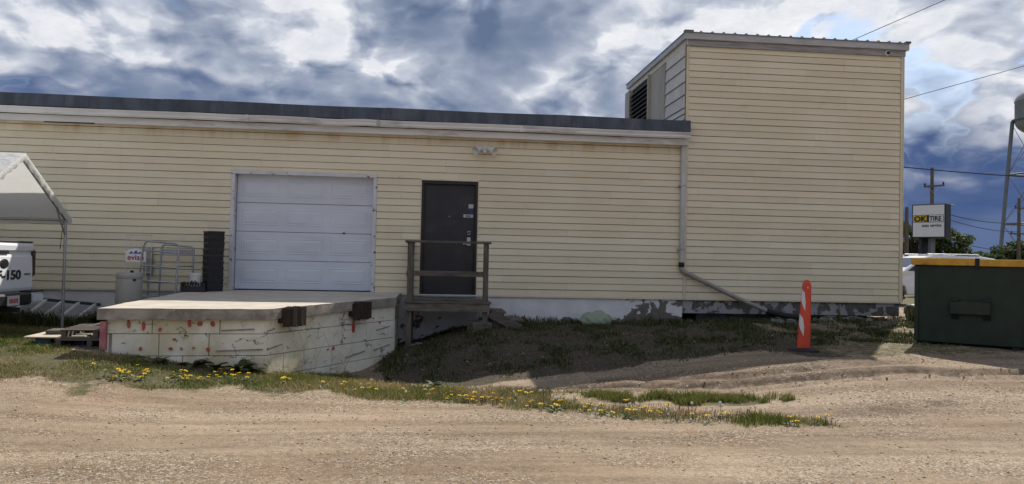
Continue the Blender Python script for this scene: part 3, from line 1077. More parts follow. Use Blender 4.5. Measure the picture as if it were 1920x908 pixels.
# entrance door
ed = MB().box(DOR[0] + .062, DOR[1] - .062, .055, .10, 1.018, DOR[3] - .062).build('door', 'door_steel', wh, bevel=.003)
tag(ed, 'dark charcoal steel entrance door with lock plate and two stickers')
m = MB()
m.box(DOR[0] + .012, DOR[0] + .060, -.018, .11, .99, DOR[3] - .012)
m.box(DOR[1] - .060, DOR[1] - .012, -.018, .11, .99, DOR[3] - .012)
m.box(DOR[0] + .0605, DOR[1] - .0605, -.017, .11, DOR[3] - .060, DOR[3] - .012)
m.build('frame', 'door_frame_steel', ed)
m = MB()
m.box(DOR[0] + .0, DOR[0] + .011, -.026, .02, .99, DOR[3])
m.box(DOR[1] - .011, DOR[1], -.026, .02, .99, DOR[3])
m.box(DOR[0], DOR[1], -.027, .02, DOR[3] + .001, DOR[3] + .026)
m.build('trim', 'cream_trim', ed)
MB().box(DOR[0] + .06, DOR[1] - .06, -.03, .09, .986, 1.014).build('threshold', 'galvanised', ed)
m = MB()
m.box(.635, .705, .043, .0545, 1.955, 2.115)
m.box(.640, .700, .035, .0425, 2.16, 2.23)
m.build('lock_plate', 'brushed_steel', ed, bevel=.003)
m = MB()
m.lathe([(.0, -.012), (.024, -.012), (.026, .0), (.026, .012)], 16, (.67, .035, 2.195), axis='y')
m.build('deadbolt', 'chrome_grey', ed, smooth=True)
m = MB()
m.tube([(.67, .042, 1.985), (.67, .0, 1.985)], .011, 10)
m.bar((.675, -.004, 1.985), (.56, -.004, 1.985), .018, .018)
m.build('handle', 'brushed_steel', ed, bevel=.003)
for zh in (1.3, 2.2, 2.95):
    MB().tube([(DOR[0] + .062, .045, zh - .05), (DOR[0] + .062, .045, zh + .05)], .011, 8).build('hinge', 'door_frame_steel', ed)
m = MB()
m.box(.655, .745, .0505, .0545, 2.665, 2.74)
m.build('sticker', 'sticker_white', ed)
m = MB()
m.lathe([(.0, -.002), (.045, -.002), (.045, .0)], 20, (.70, .0535, 2.635), axis='y')
m.box(.665, .735, .0495, .0540, 2.555, 2.592)
m.build('sticker', 'sticker_blue', ed)
m = MB()
m.box(.56, .745, .0500, .0545, 2.490, 2.545)
st = m.build('sticker', 'sticker_white', ed)
m = MB()
for i in range(5):
    m.box(.60 + i * .021, .616 + i * .021, .0475, .0497, 2.503, 2.530)
m.build('sticker_print', 'sticker_blue', ed)
MB().lathe([(.0, -.006), (.008, -.006), (.010, .0), (.010, .01)], 12, (.295, .05, 2.50), axis='y').build('peephole', 'brushed_steel', ed)

# downspout with brackets, coupling and a slanted run-off pipe
ds = MB().box(4.742, 4.822, -.105, -.026, 1.72, 4.10).build('downspout', 'downspout_paint', wh, bevel=.012, seg=2)
m = MB()
for k in range(2):
    m.box(4.778 - .008 + (k - .5) * .034, 4.778 + .008 + (k - .5) * .034, -.109, -.1045, 1.73, 4.09)
m.build('rib', 'downspout_paint', ds)
for zb in (1.97, 3.2):
    MB().box(4.70, 4.838, -.1105, -.022, zb, zb + .022).build('strap', 'galvanised', ds)
MB().lathe([(.050, 0), (.056, .02), (.056, .07), (.050, .09)], 16, (4.782, -.066, 1.635)).build('coupling', 'rubber_black', ds, smooth=True)
m = MB()
m.tube([(4.782, -.066, 1.66), (4.782, -.070, 1.60), (4.815, -.075, 1.555), (5.6, -.135, 1.185), (6.0, -.165, 1.005), (6.52, -.20, .80)], .044, 12)
m.build('runoff_pipe', 'pvc_grey', ds, smooth=True)
m = MB()
m.tube([(6.44, -.196, .825), (6.75, -.24, .745), (7.15, -.30, .705)], [.053, .055, .058], 12)
m.build('pipe_extension', 'rubber_black', ds, smooth=True)

# ------------------------------------------------------------------ tall block
ZT = 6.225
tb = thing('tall_block', 'tall square cream clapboard block with louvered side at the right end', 'building', (7.1, 2.2, 0.5))
wall = MB().box(XT0 + .001, XT1, 0, 4.4, ZB, 6.12).build('wall', 'wall_backing', tb)
lay_boards(wall, XT0 + .052, XT1 - .052, ZB, 5.96, [], 23)
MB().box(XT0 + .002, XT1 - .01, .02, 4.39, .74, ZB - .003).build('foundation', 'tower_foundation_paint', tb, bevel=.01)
m = MB()
m.box(XT0 + .4, XT1 - .5, .35, 4.2, .2, .739)
m.build('footing', 'rubble', tb)
for x0 in (XT0 - .004, XT1 - .048):
    m = MB()
    m.box(x0, x0 + .052, -.026, -.0004, ZB - .02, 5.965)
    if x0 > 6:
        m.box(XT1 + .001, XT1 + .022, -.026, .05, ZB - .02, 5.965)
    m.build('corner_trim', 'cream_trim', tb)
MB().box(XT0 + .05, XT1 - .05, -.022, -.0004, ZB - .028, ZB - .001).build('starter_strip', 'cream_trim', tb)
# fascia: lower weathered board, upper metal flashing, ribbed metal roof
MB().box(XT0 - .03, XT1 + .03, -.045, -.002, 5.955, 6.095).build('fascia_board', 'grey_board', tb)
MB().box(XT0 - .06, XT1 + .085, -.085, -.047, 6.075, 6.20).build('flashing', 'grey_fascia', tb, bevel=.004)
MB().box(XT0 - .06, XT0 - .015, -.046, 4.48, 6.085, 6.205).build('flashing', 'grey_fascia', tb)
MB().box(XT0 - .014, XT0 - .0005, -.046, 4.44, 5.97, 6.10).build('fascia_board', 'cream_trim', tb)
MB().box(XT1 + .03, XT1 + .084, -.046, 4.48, 6.075, 6.20).build('flashing', 'grey_fascia', tb)
MB().box(XT0 - .075, XT1 + .10, -.105, 4.52, 6.2005, 6.213).build('roof', 'metal_roof', tb)
roof_ob = tb.children[-1]
x = XT0 + .02
while x < XT1 + .06:
    q = MB()
    q.add([(x - .03, -.108, 6.2135), (x + .03, -.108, 6.2135), (x + .014, -.108, 6.236), (x - .014, -.108, 6.236),
           (x - .03, 4.52, 6.2135), (x + .03, 4.52, 6.2135), (x + .014, 4.52, 6.236), (x - .014, 4.52, 6.236)],
          [(0, 1, 2, 3), (4, 7, 6, 5), (0, 4, 5, 1), (1, 5, 6, 2), (2, 6, 7, 3), (3, 7, 4, 0)])
    q.build('roof_rib', 'metal_roof', tb)
    x += .228
MB().box(XT0 - .078, XT0 + .10, -.112, -.02, 6.214, 6.245).build('ridge_cap', 'roof_membrane', tb)
MB().box(XT1 + .0, XT1 + .102, -.112, -.02, 6.214, 6.245).build('ridge_cap', 'roof_membrane', tb)
# left flank above the low roof: wide boards, beige panel, louver
sw = MB().box(XT0 - .010, XT0 + .0005, 0.0, 4.4, 4.36, 6.0).build('side_wall', 'wall_backing', tb)
z = 4.40
k = 0
hs = [.10, .12, .12] + [.254] * 8
for h in hs:
    if z > 5.95:
        break
    h = min(h, 5.965 - z)
    q = MB()
    q.add([(XT0 - .016, .02, z + h), (XT0 - .016, 1.27, z + h), (XT0 - .036, 1.27, z + .012), (XT0 - .036, .02, z + .012),
           (XT0 - .0105, .02, z + .012), (XT0 - .0105, 1.27, z + .012), (XT0 - .0105, 1.27, z + h), (XT0 - .0105, .02, z + h)],
          [(0, 1, 2, 3), (3, 2, 5, 4), (4, 5, 6, 7), (7, 6, 1, 0), (0, 3, 4, 7), (1, 6, 5, 2)])
    q.build('siding_board', 'side_siding', sw)
    z += h
MB().box(XT0 - .045, XT0 - .011, 1.275, 2.33, 4.37, 5.93).build('access_panel', 'panel_beige', sw, bevel=.004)
m = MB()
for zz in (4.6, 4.95, 5.3, 5.65):
    for yy in (1.33, 2.27):
        m.lathe([(.012, -.004), (.012, .004)], 8, (XT0 - .048, yy, zz), axis='x')
m.build('screw_heads', 'galvanised', sw)
lv = MB().box(XT0 - .020, XT0 - .0105, 2.36, 4.02, 4.37, 5.94).build('louver', 'louver_black', tb)
zz = 4.40
while zz < 5.86:
    MB().add([(XT0 - .10, 2.39, zz), (XT0 - .10, 3.99, zz), (XT0 - .025, 3.99, zz + .085), (XT0 - .025, 2.39, zz + .085),
              (XT0 - .10, 2.39, zz + .01), (XT0 - .10, 3.99, zz + .01), (XT0 - .025, 3.99, zz + .095), (XT0 - .025, 2.39, zz + .095)],
             [(0, 1, 2, 3), (4, 7, 6, 5), (0, 4, 5, 1), (2, 6, 7, 3), (0, 3, 7, 4), (1, 5, 6, 2)]).build('slat', 'louver_dark', lv)
    zz += .105
m = MB()
m.box(XT0 - .11, XT0 - .0105, 2.336, 2.385, 4.37, 5.95)
m.build('louver_jamb', 'panel_beige', lv)
MB().box(XT0 - .11, XT0 - .0105, 3.995, 4.40, 4.37, 5.95).build('louver_jamb', 'panel_beige', lv)

# ------------------------------------------------------------------ wall fixtures
fl = thing('floodlight', 'twin white cone security floodlight with motion sensor on cream siding above the door', 'floodlight', (.93, -.02, 3.76))
MB().lathe([(.055, -.035), (.062, -.02), (.062, -.0)], 16, (.93, -.02, 3.78), axis='y').build('base_plate', 'white_plastic', fl, smooth=True)
for s in (-1, 1):
    q = MB()
    q.lathe([(.030, 0), (.040, .02), (.040, .06), (.078, .16), (.084, .175), (.074, .172), (.02, .08)], 16)
    q.xform(Matrix.Translation((.93 + s * .055, -.075, 3.80)) @ Matrix.Rotation(R(s * 118), 4, 'Y') @ Matrix.Rotation(R(34), 4, 'X'))
    q.build('lamp_head', 'white_plastic', fl, smooth=True)
    MB().tube([(.93 + s * .02, -.045, 3.785), (.93 + s * .055, -.075, 3.80)], .012, 8).build('arm', 'white_plastic', fl)
m = MB()
m.box(.90, .965, -.11, -.055, 3.70, 3.755)
m.build('sensor_housing', 'white_plastic', fl, bevel=.012, seg=2)
MB().lathe([(.0, -.026), (.018, -.02), (.026, -.006), (.026, .01)], 14, (.93, -.105, 3.705)).build('sensor_lens', 'sticker_white', fl, smooth=True)

sc_ = thing('security_camera', 'small white dome security camera under the top corner of the tall block', 'camera', (8.95, -.05, 6.0))
MB().lathe([(.046, -.05), (.052, -.045), (.054, -.0)], 18, (8.95, -.046, 6.0), axis='y').build('housing', 'white_plastic', sc_, smooth=True)
MB().lathe([(.0, -.036), (.02, -.032), (.034, -.018), (.038, .0)], 16, (8.95, -.096, 6.0), axis='y').build('lens_dome', 'glass_dark', sc_, smooth=True)

ub = thing('utility_box', 'narrow grey-green metal box on the wall behind the tubular rack', 'utility box', (-5.08, -.02, 1.30))
MB().box(-5.155, -5.01, -.12, -.021, 1.31, 1.60).build('cabinet', 'box_green_grey', ub, bevel=.006)
MB().box(-5.145, -5.02, -.10, -.021, 1.605, 1.80).build('cover', 'panel_beige', ub, bevel=.006)
MB().tube([(-5.08, -.06, 1.30), (-5.08, -.06, .75), (-5.08, .03, .6)], .014, 8).build('conduit', 'galvanised', ub)
MB().bar((-5.12, -.123, 1.70), (-5.05, -.123, 1.70), .006, .012).build('latch', 'galvanised', ub)
for (x, z, nm) in ((1.98, 3.93, 'tan'), (-.66, 3.22, 'white')):
    one(MB().lathe([(.0, -.02), (.014, -.014), (.018, .0), (.018, .02)], 10, (x, -.018, z), axis='y'), 'wall_plug', 'white_plastic',
        'tiny white plug in the siding under the gutter right of the floodlight' if nm == 'tan' else 'tiny white plug in the siding between garage door and entrance door', 'plug', (x, -.018, z))

# ------------------------------------------------------------------ loading dock
def dock_top(x, y):
    return 1.05 + .019 * y          # y is negative: falls away from the wall


dk = thing('loading_dock', 'concrete loading dock with red-spotted white block sides in front of the garage door', 'loading dock', (-2.6, -2.0, .1))
SLAB = [(-4.26, .012), (-4.26, -4.14), (-2.20, -3.92), (-.93, -1.84), (-.60, -1.28), (-.58, .012)]
m = MB()
# rough broken edge: subdivide the outline and jitter it
pts = []
rr = random.Random(3)
for (x0, y0), (x1, y1) in zip(SLAB, SLAB[1:] + SLAB[:1]):
    L = math.hypot(x1 - x0, y1 - y0)
    n = max(1, int(L / .11))
    for k in range(n):
        j = 0.0 if k == 0 or y0 > 0 else rr.uniform(-.008, .008)
        pts.append((x0 + (x1 - x0) * k / n + j, min(.012, y0 + (y1 - y0) * k / n + j)))
jit = {p: rr.uniform(-.006, .002) for p in pts}
m.prism(pts, lambda x, y: dock_top(x, y) - .145 + 1.4 * jit[(x, y)], lambda x, y: dock_top(x, y) + jit[(x, y)] * (1 if y < -.1 else 0))
nfaces = len(m.f)
m.m = [0 if i == 1 else 1 for i in range(nfaces)]
m.build('slab', ['concrete_slab', 'concrete_edge'], dk)
core = [(-4.10, 0), (-4.10, -3.95), (-2.28, -3.76), (-1.07, -1.80), (-.74, -1.22), (-.70, 0)]
MB().prism(core, -.5, lambda x, y: dock_top(x, y) - .16).build('core', 'concrete_edge', dk)
WALLS = [((-4.19, 0.0), (-4.19, -4.04)), ((-4.19, -4.04), (-2.22, -3.84)), ((-2.22, -3.84), (-.62, -1.19)), ((-.62, -1.19), (-.62, -.02))]
rr = random.Random(12)
sidew = {}
for wi, (a, b) in enumerate(WALLS):
    a, b = Vector((*a, 0)), Vector((*b, 0))
    dv = (b - a).normalized()
    nv = Vector((dv.y, -dv.x, 0))
    L = (b - a).length
    top = .865
    bw = MB()
    bw.add([a - nv * .03 + dv * .01 + Vector((0, 0, z)) for z in (-.45,)] + [b - nv * .03 - dv * .01 + Vector((0, 0, -.45)), b - nv * .03 - dv * .01 + Vector((0, 0, .85)), a - nv * .03 + dv * .01 + Vector((0, 0, .85)),
            a - nv * .08 + dv * .01 + Vector((0, 0, -.45)), b - nv * .08 - dv * .01 + Vector((0, 0, -.45)), b - nv * .08 - dv * .01 + Vector((0, 0, .85)), a - nv * .08 + dv * .01 + Vector((0, 0, .85))],
           [(0, 1, 2, 3), (7, 6, 5, 4), (0, 4, 5, 1), (1, 5, 6, 2), (2, 6, 7, 3), (3, 7, 4, 0)])
    wob = bw.build('side_wall', 'concrete_edge', dk)
    sidew[wi] = (wob, a, dv, nv)
    z1 = None
    for cz in range(5):
        zt = top + .06 - cz * .292
        s = -rr.uniform(0, .5)
        while s < L:
            ln = rr.choice((.62, .84, 1.05))
            s0, s1 = max(s, .002), min(s + ln, L - .002)
            s += ln
            if s1 - s0 < .05:
                continue
            j = .004
            q = MB()
            out_ = rr.uniform(-.006, .008)
            lo, hi = zt - .292 + j, zt - j
            def top_z(ss):
                pp = a + dv * ss
                return min(hi, dock_top(pp.x, pp.y) - .153)
            if top_z(s0) <= lo + .02:
                continue
            P = [a + dv * (s0 + j) + nv * out_, a + dv * (s1 - j) + nv * out_, a + dv * (s1 - j) - nv * .03, a + dv * (s0 + j) - nv * .03]
            hh = [top_z(s0), top_z(s1), top_z(s1), top_z(s0)]
            q.add([(p.x, p.y, lo) for p in P] + [(p.x, p.y, h) for p, h in zip(P, hh)], MB.BOXF)
            q.build('block', 'dock_block_paint', wob, bevel=.006)
# red paint marks: (wall, distance along it, height, width, tall)
marks = [(1, .28, .76, .045, .12), (1, .46, .74, .05, .15), (1, .66, .69, .045, .075), (1, .84, .56, .05, .035), (1, .43, .44, .045, .07), (1, .80, .44, .06, .05),
         (1, .93, .44, .035, .05), (1, 1.08, .45, .04, .025), (1, 1.26, .43, .06, .07), (1, 1.02, .77, .05, .11), (1, 1.15, .77, .08, .08), (1, 1.31, .77, .06, .09),
         (2, .05, .43, .04, .04), (2, 1.32, .30, .05, .05), (2, 1.45, .31, .06, .07), (2, 1.93, .60, .085, .24), (2, 2.65, .62, .05, .05), (2, 2.45, .70, .06, .03)]
for (wi, s, z, w, h) in marks:
    wob, a, dv, nv = sidew[wi]
    c = a + dv * s + nv * .0135
    n = 9
    loop = []
    for k in range(n):
        an = 2 * math.pi * k / n
        cx, cz = math.cos(an), math.sin(an)
        k2 = 1 / max(abs(cx), abs(cz))
        rad = (.5 + .5 * k2) * rr.uniform(.62, 1.0) * .5
        loop.append(c + dv * (cx * rad * w) + Vector((0, 0, z + cz * rad * h)))
    q = MB()
    q.add(loop + [p - nv * .012 for p in loop], [tuple(range(n)), tuple(range(n, 2 * n))[::-1]] + [(i, (i + 1) % n, n + (i + 1) % n, n + i) for i in range(n)])
    q.build('paint_mark', 'red_paint', wob)
# dark grooves scored into the paint: (wall, start, height, length, drop)
for (wi, s, z, L_, dz_) in [(1, 1.42, .68, .42, .02), (1, 1.36, .41, .60, .02), (2, .03, .42, .30, .05), (2, .02, .665, .16, .03), (2, 2.55, .50, .40, .04), (2, 2.50, .18, .45, .05), (2, 1.75, .13, .5, .06)]:
    wob, a, dv, nv = sidew[wi]
    p = a + dv * s + nv * .008 + Vector((0, 0, z))
    MB().bar(p, p + dv * L_ + Vector((0, 0, dz_)), .014, .014).build('groove', 'concrete_edge', wob)
# pink post at the left corner
MB().box(-4.245, -4.165, -4.085, -3.985, .43, .80).build('corner_post', 'pink_paint', dk, bevel=.008)
# two laminated dock bumpers on the slanted face
wob, a, dv, nv = sidew[2]
for s, wdt in ((.42, .36), (1.98, .34)):
    ctr = a + dv * s + nv * .10
    bp = MB()
    p0 = ctr - dv * wdt / 2
    bp.bar(p0 + Vector((0, 0, .865)) - nv * .06, p0 + dv * wdt + Vector((0, 0, .865)) - nv * .06, .10, .20)
    bob = bp.build('dock_bumper', 'old_timber', dk)
    n = 9
    for k in range(n):
        c = p0 + dv * (wdt * (k + .5) / n)
        zlo = rr.uniform(-.012, .012)
        MB().bar(c + nv * .04 + Vector((0, 0, .725 + zlo)), c + nv * .04 + Vector((0, 0, .985 + zlo)), .11 + rr.uniform(-.01, .014), wdt / n - .004, up=dv).build('ply', 'old_timber', bob)

# ------------------------------------------------------------------ wooden stoop
sp = thing('entrance_stoop', 'weathered grey timber stoop with railing at the dark entrance door', 'stoop', (.28, -.6, .2))
SX0, SX1, SY = -.44, .99, -1.22
for k in range(8):
    y0 = SY - .03 + k * .152
    MB().box(SX0 - .03 + rr.uniform(-.012, .012), SX1 + .03 + rr.uniform(-.012, .012), y0, y0 + .144, .930, .966).build('deck_board', 'weathered_wood', sp, bevel=.004)
MB().box(SX0 - .01, SX1 + .01, SY - .012, SY + .026, .79, .929).build('rim_board', 'weathered_wood', sp, bevel=.004)
for x in (SX0, SX1 - .038):
    MB().box(x, x + .038, SY + .028, -.03, .795, .929).build('joist', 'weathered_wood', sp)
MB().box(.26, .298, SY + .028, -.03, .795, .929).build('joist', 'weathered_wood', sp)
posts = [(-.385, SY + .075, gh(-.385, SY + .075) - .1, 2.0), (.925, SY + .075, gh(.925, SY + .075) - .1, 2.0), (-.385, -.09, gh(-.385, -.09) - .1, 1.99)]
for i, (x, y, z0, z1) in enumerate(posts):
    w = .045
    MB().box(x - w, x + w, y - w, y + w, z0, z1 - .03).build('post', 'weathered_post', sp, bevel=.005)
MB().box(-.475, 1.01, SY + .0, SY + .145, 1.971, 2.006).build('top_rail', 'weathered_wood', sp, bevel=.004)
MB().box(-.465, -.33, SY + .150, -.03, 1.966, 2.0).build('top_rail', 'weathered_wood', sp, bevel=.004)
MB().box(-.335, .875, SY + .04, SY + .078, 1.395, 1.485).build('mid_rail', 'weathered_wood', sp, bevel=.004)
MB().box(-.445, -.432, SY + .125, -.14, 1.38, 1.47).build('mid_rail', 'weathered_wood', sp, bevel=.003)
MB().box(-.34, .85, SY + .10, SY + .135, .967, 1.0).build('toe_board', 'weathered_wood', sp, bevel=.003)
# two rough steps down the right-hand side
for k, (xa, xb, zt) in enumerate(((1.03, 1.30, .80), (1.30, 1.62, .66))):
    MB().box(xa, xb, -1.10, -.25, zt - .04, zt).build('step_tread', 'weathered_wood', sp, bevel=.005)
    for yy in (-1.06, -.35):
        MB().box(xa + .03, xb - .03, yy, yy + .05, gh((xa + xb) / 2, yy) - .08, zt - .041).build('step_riser', 'weathered_post', sp)
MB().bar((1.02, -1.12, .77), (1.55, -1.14, .50), .04, .16).build('step_stringer', 'weathered_wood', sp, bevel=.004)
for (x, y, a, b, c, rz) in ((.86, -1.19, .34, .20, .12, .2), (.78, -1.10, .30, .10, .16, -.3)):
    zz = gh(x, y)
    q = MB().box(-a / 2, a / 2, -b / 2, b / 2, -.05, c)
    q.xform(Matrix.Translation((x, y, zz)) @ Matrix.Rotation(rz, 4, 'Z') @ Matrix.Rotation(.08, 4, 'X'))
    one(q, 'timber_offcut', 'weathered_wood', 'short timber offcut wedged under the right post of the stoop' if rz > 0 else 'narrow timber offcut lying behind the right post of the stoop', 'timber', (x, y, zz), bevel=.006)

# ------------------------------------------------------------------ things on and beside the dock
CRW, CRH = .275, .112


def crate_mesh():
    m = MB()
    w = CRW / 2
    t = .012
    m.box(-w, w, -w, w, 0, .012)
    for (x0, x1, y0, y1) in ((-w, w, -w, -w + t), (-w, w, w - t, w), (-w, -w + t, -w + t, w - t), (w - t, w, -w + t, w - t)):
        m.box(x0 * .94, x1 * .94, y0 * .94, y1 * .94, .013, .026)
        m.box(x0 * 1.05, x1 * 1.05, y0 * 1.05, y1 * 1.05, CRH - .030, CRH - .008)
    for s in range(4):
        for k in range(6):
            u = -w + .02 + (CRW - .04 - .02) * k / 5
            q = MB().box(u, u + .02, -w - .006, -w + t, .022, CRH - .029)
            q.xform(Matrix.Rotation(s * math.pi / 2, 4, 'Z'))
            m.add(q.v, q.f)
    for s in range(4):
        q = MB().box(-w + .004, w - .004, -w + .005, -w + .008, .012, CRH - .02)
        q.xform(Matrix.Rotation(s * math.pi / 2, 4, 'Z'))
        m.add(q.v, q.f)
    m.box(-w - .008, w + .008, -w - .008, -w + .004, CRH - .018, CRH - .007)
    m.box(-w - .008, w + .008, w - .004, w + .008, CRH - .018, CRH - .007)
    return m.mesh('crate', 'black_plastic')


ord_ = ['lowest', 'second from the bottom', 'third from the bottom', 'fourth from the bottom', 'fifth from the bottom',
        'fifth from the top', 'fourth from the top', 'third from the top', 'second from the top', 'topmost']
cme = crate_mesh()
for k in range(10):
    o = bpy.data.objects.new('plastic_crate', cme)
    COL.objects.link(o)
    jx, jy = rr.uniform(-.006, .006), rr.uniform(-.006, .006)
    o.location = (-3.86 + jx, -.42 + jy, dock_top(0, -.42) - .004 + k * (CRH - .006))
    o.rotation_euler = (0, 0, R(33) + rr.uniform(-.03, .03))
    tag(o, f'black plastic crate, {ord_[k]} in the stack left of the garage door', 'crate', 'stacked black crates beside the garage door')
tr = thing('black_tray', 'shallow black plastic tray holding a white pail beside the crate stack', 'tray', (-4.11, -.62, dock_top(0, -.62)), R(6))
z0 = .0
m = MB().box(-.20, .20, -.15, .15, 0, .012)
m.build('base', 'black_plastic', tr, local=True)
for (x0, x1, y0, y1) in ((-.20, .20, -.15, -.138), (-.20, .20, .138, .15), (-.20, -.188, -.137, .137), (.188, .20, -.137, .137)):
    q = MB()
    q.box(x0, x1, y0, y1, .013, .09)
    for k in range(9):
        u = (x1 - x0 if x1 - x0 > .1 else y1 - y0)
        f = (k + .5) / 9 * u - .012
        if x1 - x0 > .1:
            q.box(x0 + f, x0 + f + .024, y0, y1, .0905, .16)
        else:
            q.box(x0, x1, y0 + f, y0 + f + .024, .0905, .16)
    q.build('side', 'black_plastic', tr, local=True)
pl = thing('white_pail', 'small white printed plastic pail sitting in the black tray', 'pail', (-4.10, -.62, dock_top(0, -.62) + .013))
zb = dock_top(0, -.62) + .014
MB().lathe([(.082, 0), (.098, .25), (.104, .252), (.104, .275), (.096, .277), (.092, .27)], 24, (-4.10, -.62, zb)).build('body', 'white_plastic', pl, smooth=True)
MB().lathe([(.108, .272), (.108, .30), (.098, .306)], 24, (-4.10, -.62, zb)).build('lid', 'white_plastic', pl, smooth=True)
m = MB()
for k in range(5):
    an = -math.pi / 2 + (k - 2) * .28
    rad = .0975
    m.bar((-4.10 + rad * math.cos(an), -.62 + rad * math.sin(an), zb + .10), (-4.10 + rad * math.cos(an), -.62 + rad * math.sin(an), zb + .16 + .02 * (k % 2)), .02, .004)
m.build('printed_label', 'sign_dark', pl)
MB().tube([(-4.10 + .108 * math.cos(t_), -.62 - .03 - .055 * math.sin(t_), zb + .26 - .07 * math.sin(t_)) for t_ in np.linspace(0, math.pi, 12)], .003, 6).build('handle', 'galvanised', pl)

gb = gh(-5.07, -.9)
br = thing('plastic_drum', 'beige plastic drum standing between the dock and the wall', 'drum', (-5.07, -.95, gb))
hd = 1.355 - gb
MB().lathe([(.19, 0), (.205, .02), (.208, .25), (.202, .27), (.208, .29), (.208, hd - .13), (.200, hd - .11), (.208, hd - .09), (.206, hd - .02), (.19, hd), (.17, hd), (.165, hd - .012)], 32, (-5.07, -.95, gb)).build('body', 'drum_beige', br, smooth=True)
MB().lathe([(.026, hd - .012), (.026, hd + .03), (.02, hd + .034)], 14, (-5.02, -.99, gb)).build('bung', 'rubber_black', br, smooth=True)
MB().lathe([(.02, -.012), (.02, .02)], 12, (-4.93, -1.115, gb + hd - .12), axis='y').build('bung', 'rubber_black', br)

wr = thing('display_rack', 'white wire display rack with a mountain-logo header sign behind the drum', 'display rack', (-5.1, -.55, gh(-5.1, -.55)))
zg = gh(-5.1, -.55)
for (x, y) in ((-5.27, -.62), (-4.93, -.62), (-5.27, -.38), (-4.93, -.38)):
    MB().tube([(x, y, zg), (x, y, 2.0)], .006, 6).build('upright', 'wire_white', wr)
for z in (.75, 1.05, 1.35, 1.60, 1.995):
    m = MB()
    m.tube([(-5.27, -.62, z), (-4.93, -.62, z)], .005, 6)
    m.tube([(-5.27, -.38, z), (-4.93, -.38, z)], .005, 6)
    for k in range(5):
        xx = -5.27 + .34 * k / 4
        m.tube([(xx, -.62, z), (xx, -.38, z)], .0035, 5)
    m.build('wire_shelf', 'wire_white', wr)
for xx in (-5.185, -5.10, -5.015):
    MB().tube([(xx, -.38, .75), (xx, -.38, 1.99)], .004, 5).build('back_wire', 'wire_white', wr)
hs_ = MB()
prof = [(-5.265, 1.53), (-4.93, 1.53), (-4.93, 1.70), (-4.99, 1.745), (-5.10, 1.765), (-5.20, 1.745), (-5.265, 1.70)]
hs_.add([(x, -.640, z) for x, z in prof] + [(x, -.632, z) for x, z in prof], [tuple(range(7)), tuple(range(7, 14))[::-1]] + [(i, (i + 1) % 7, 7 + (i + 1) % 7, 7 + i) for i in range(7)])
hso = hs_.build('header_sign', 'sign_white', wr)
text_mesh('lettering', 'evian', .135, 'evian_red', hso, frame_matrix((-5.235, -.643, 1.565), (1, 0, 0), (0, 0, 1)), .0015, bold=.0015)
m = MB()
for (cx, w, h) in ((-5.175, .075, .045), (-5.10, .085, .062), (-5.035, .07, .042)):
    m.add([(cx - w / 2, -.643, 1.672), (cx + w / 2, -.643, 1.672), (cx + .01, -.643, 1.672 + h), (cx - w / 2, -.6405, 1.672), (cx + w / 2, -.6405, 1.672), (cx + .01, -.6405, 1.672 + h)],
          [(0, 1, 2), (5, 4, 3), (0, 3, 4, 1), (1, 4, 5, 2), (2, 5, 3, 0)])
m.build('mountain_logo', 'evian_blue', hso)

# tubular grey rack: two U frames and cross rails
ct = thing('tubular_rack', 'grey tubular steel rack with two arched frames beside the dock', 'rack', (-4.6, -.75, gh(-4.6, -.75)))
zc_ = gh(-4.6, -.8)


def arch(x0, x1, y, z0, z1, lean, name):
    r_ = .07
    pts_ = [(x0 - lean, y, z0), (x0 - lean * .1, y, z1 - r_ - .02)]
    for k in range(5):
        t_ = math.pi / 2 * k / 4
        pts_.append((x0 + r_ - r_ * math.cos(t_), y, z1 - r_ + r_ * math.sin(t_)))
    for k in range(5):
        t_ = math.pi / 2 * k / 4
        pts_.append((x1 - r_ + r_ * math.sin(t_), y, z1 - r_ - .03 + r_ * math.cos(t_)))
    pts_.append((x1 - lean * .4, y, z0))
    return MB().tube(pts_, .0175, 10).build(name, 'galvanised', ct, smooth=True)


arch(-4.90, -4.33, -.80, zc_ - .01, 1.89, .16, 'front_frame')
arch(-4.74, -4.20, -.42, zc_, 1.845, .04, 'rear_frame')
for (p, q, w) in (((-4.93, -.80, 1.74), (-4.35, -.80, 1.70), .014), ((-4.94, -.80, 1.48), (-4.36, -.80, 1.44), .013), ((-4.97, -.80, 1.215), (-4.37, -.80, 1.19), .015), ((-5.02, -.80, .93), (-4.40, -.80, .92), .014)):
    MB().tube([p, q], w, 8).build('cross_rail', 'galvanised', ct, smooth=True)
MB().box(-4.74, -4.21, -.425, -.415, 1.66, 1.76).build('header_plate', 'galvanised', ct)
for xx in (-4.88, -4.35):
    MB().tube([(xx, -.80, 1.47), (xx + .12, -.42, 1.47)], .012, 8).build('side_rail', 'galvanised', ct)
    MB().tube([(xx - .03, -.80, .93), (xx + .12, -.42, .93)], .012, 8).build('side_rail', 'galvanised', ct)

# ------------------------------------------------------------------ carport canopy on the left
cp = thing('carport_canopy', 'white fabric carport canopy on steel poles over the pickup truck', 'canopy', (-8.8, -2.42, .4))
CX0, CX1 = -12.1, -6.12
YB, YR, YF = -.95, -2.42, -3.89
ZE, ZRG = 2.24, 3.10


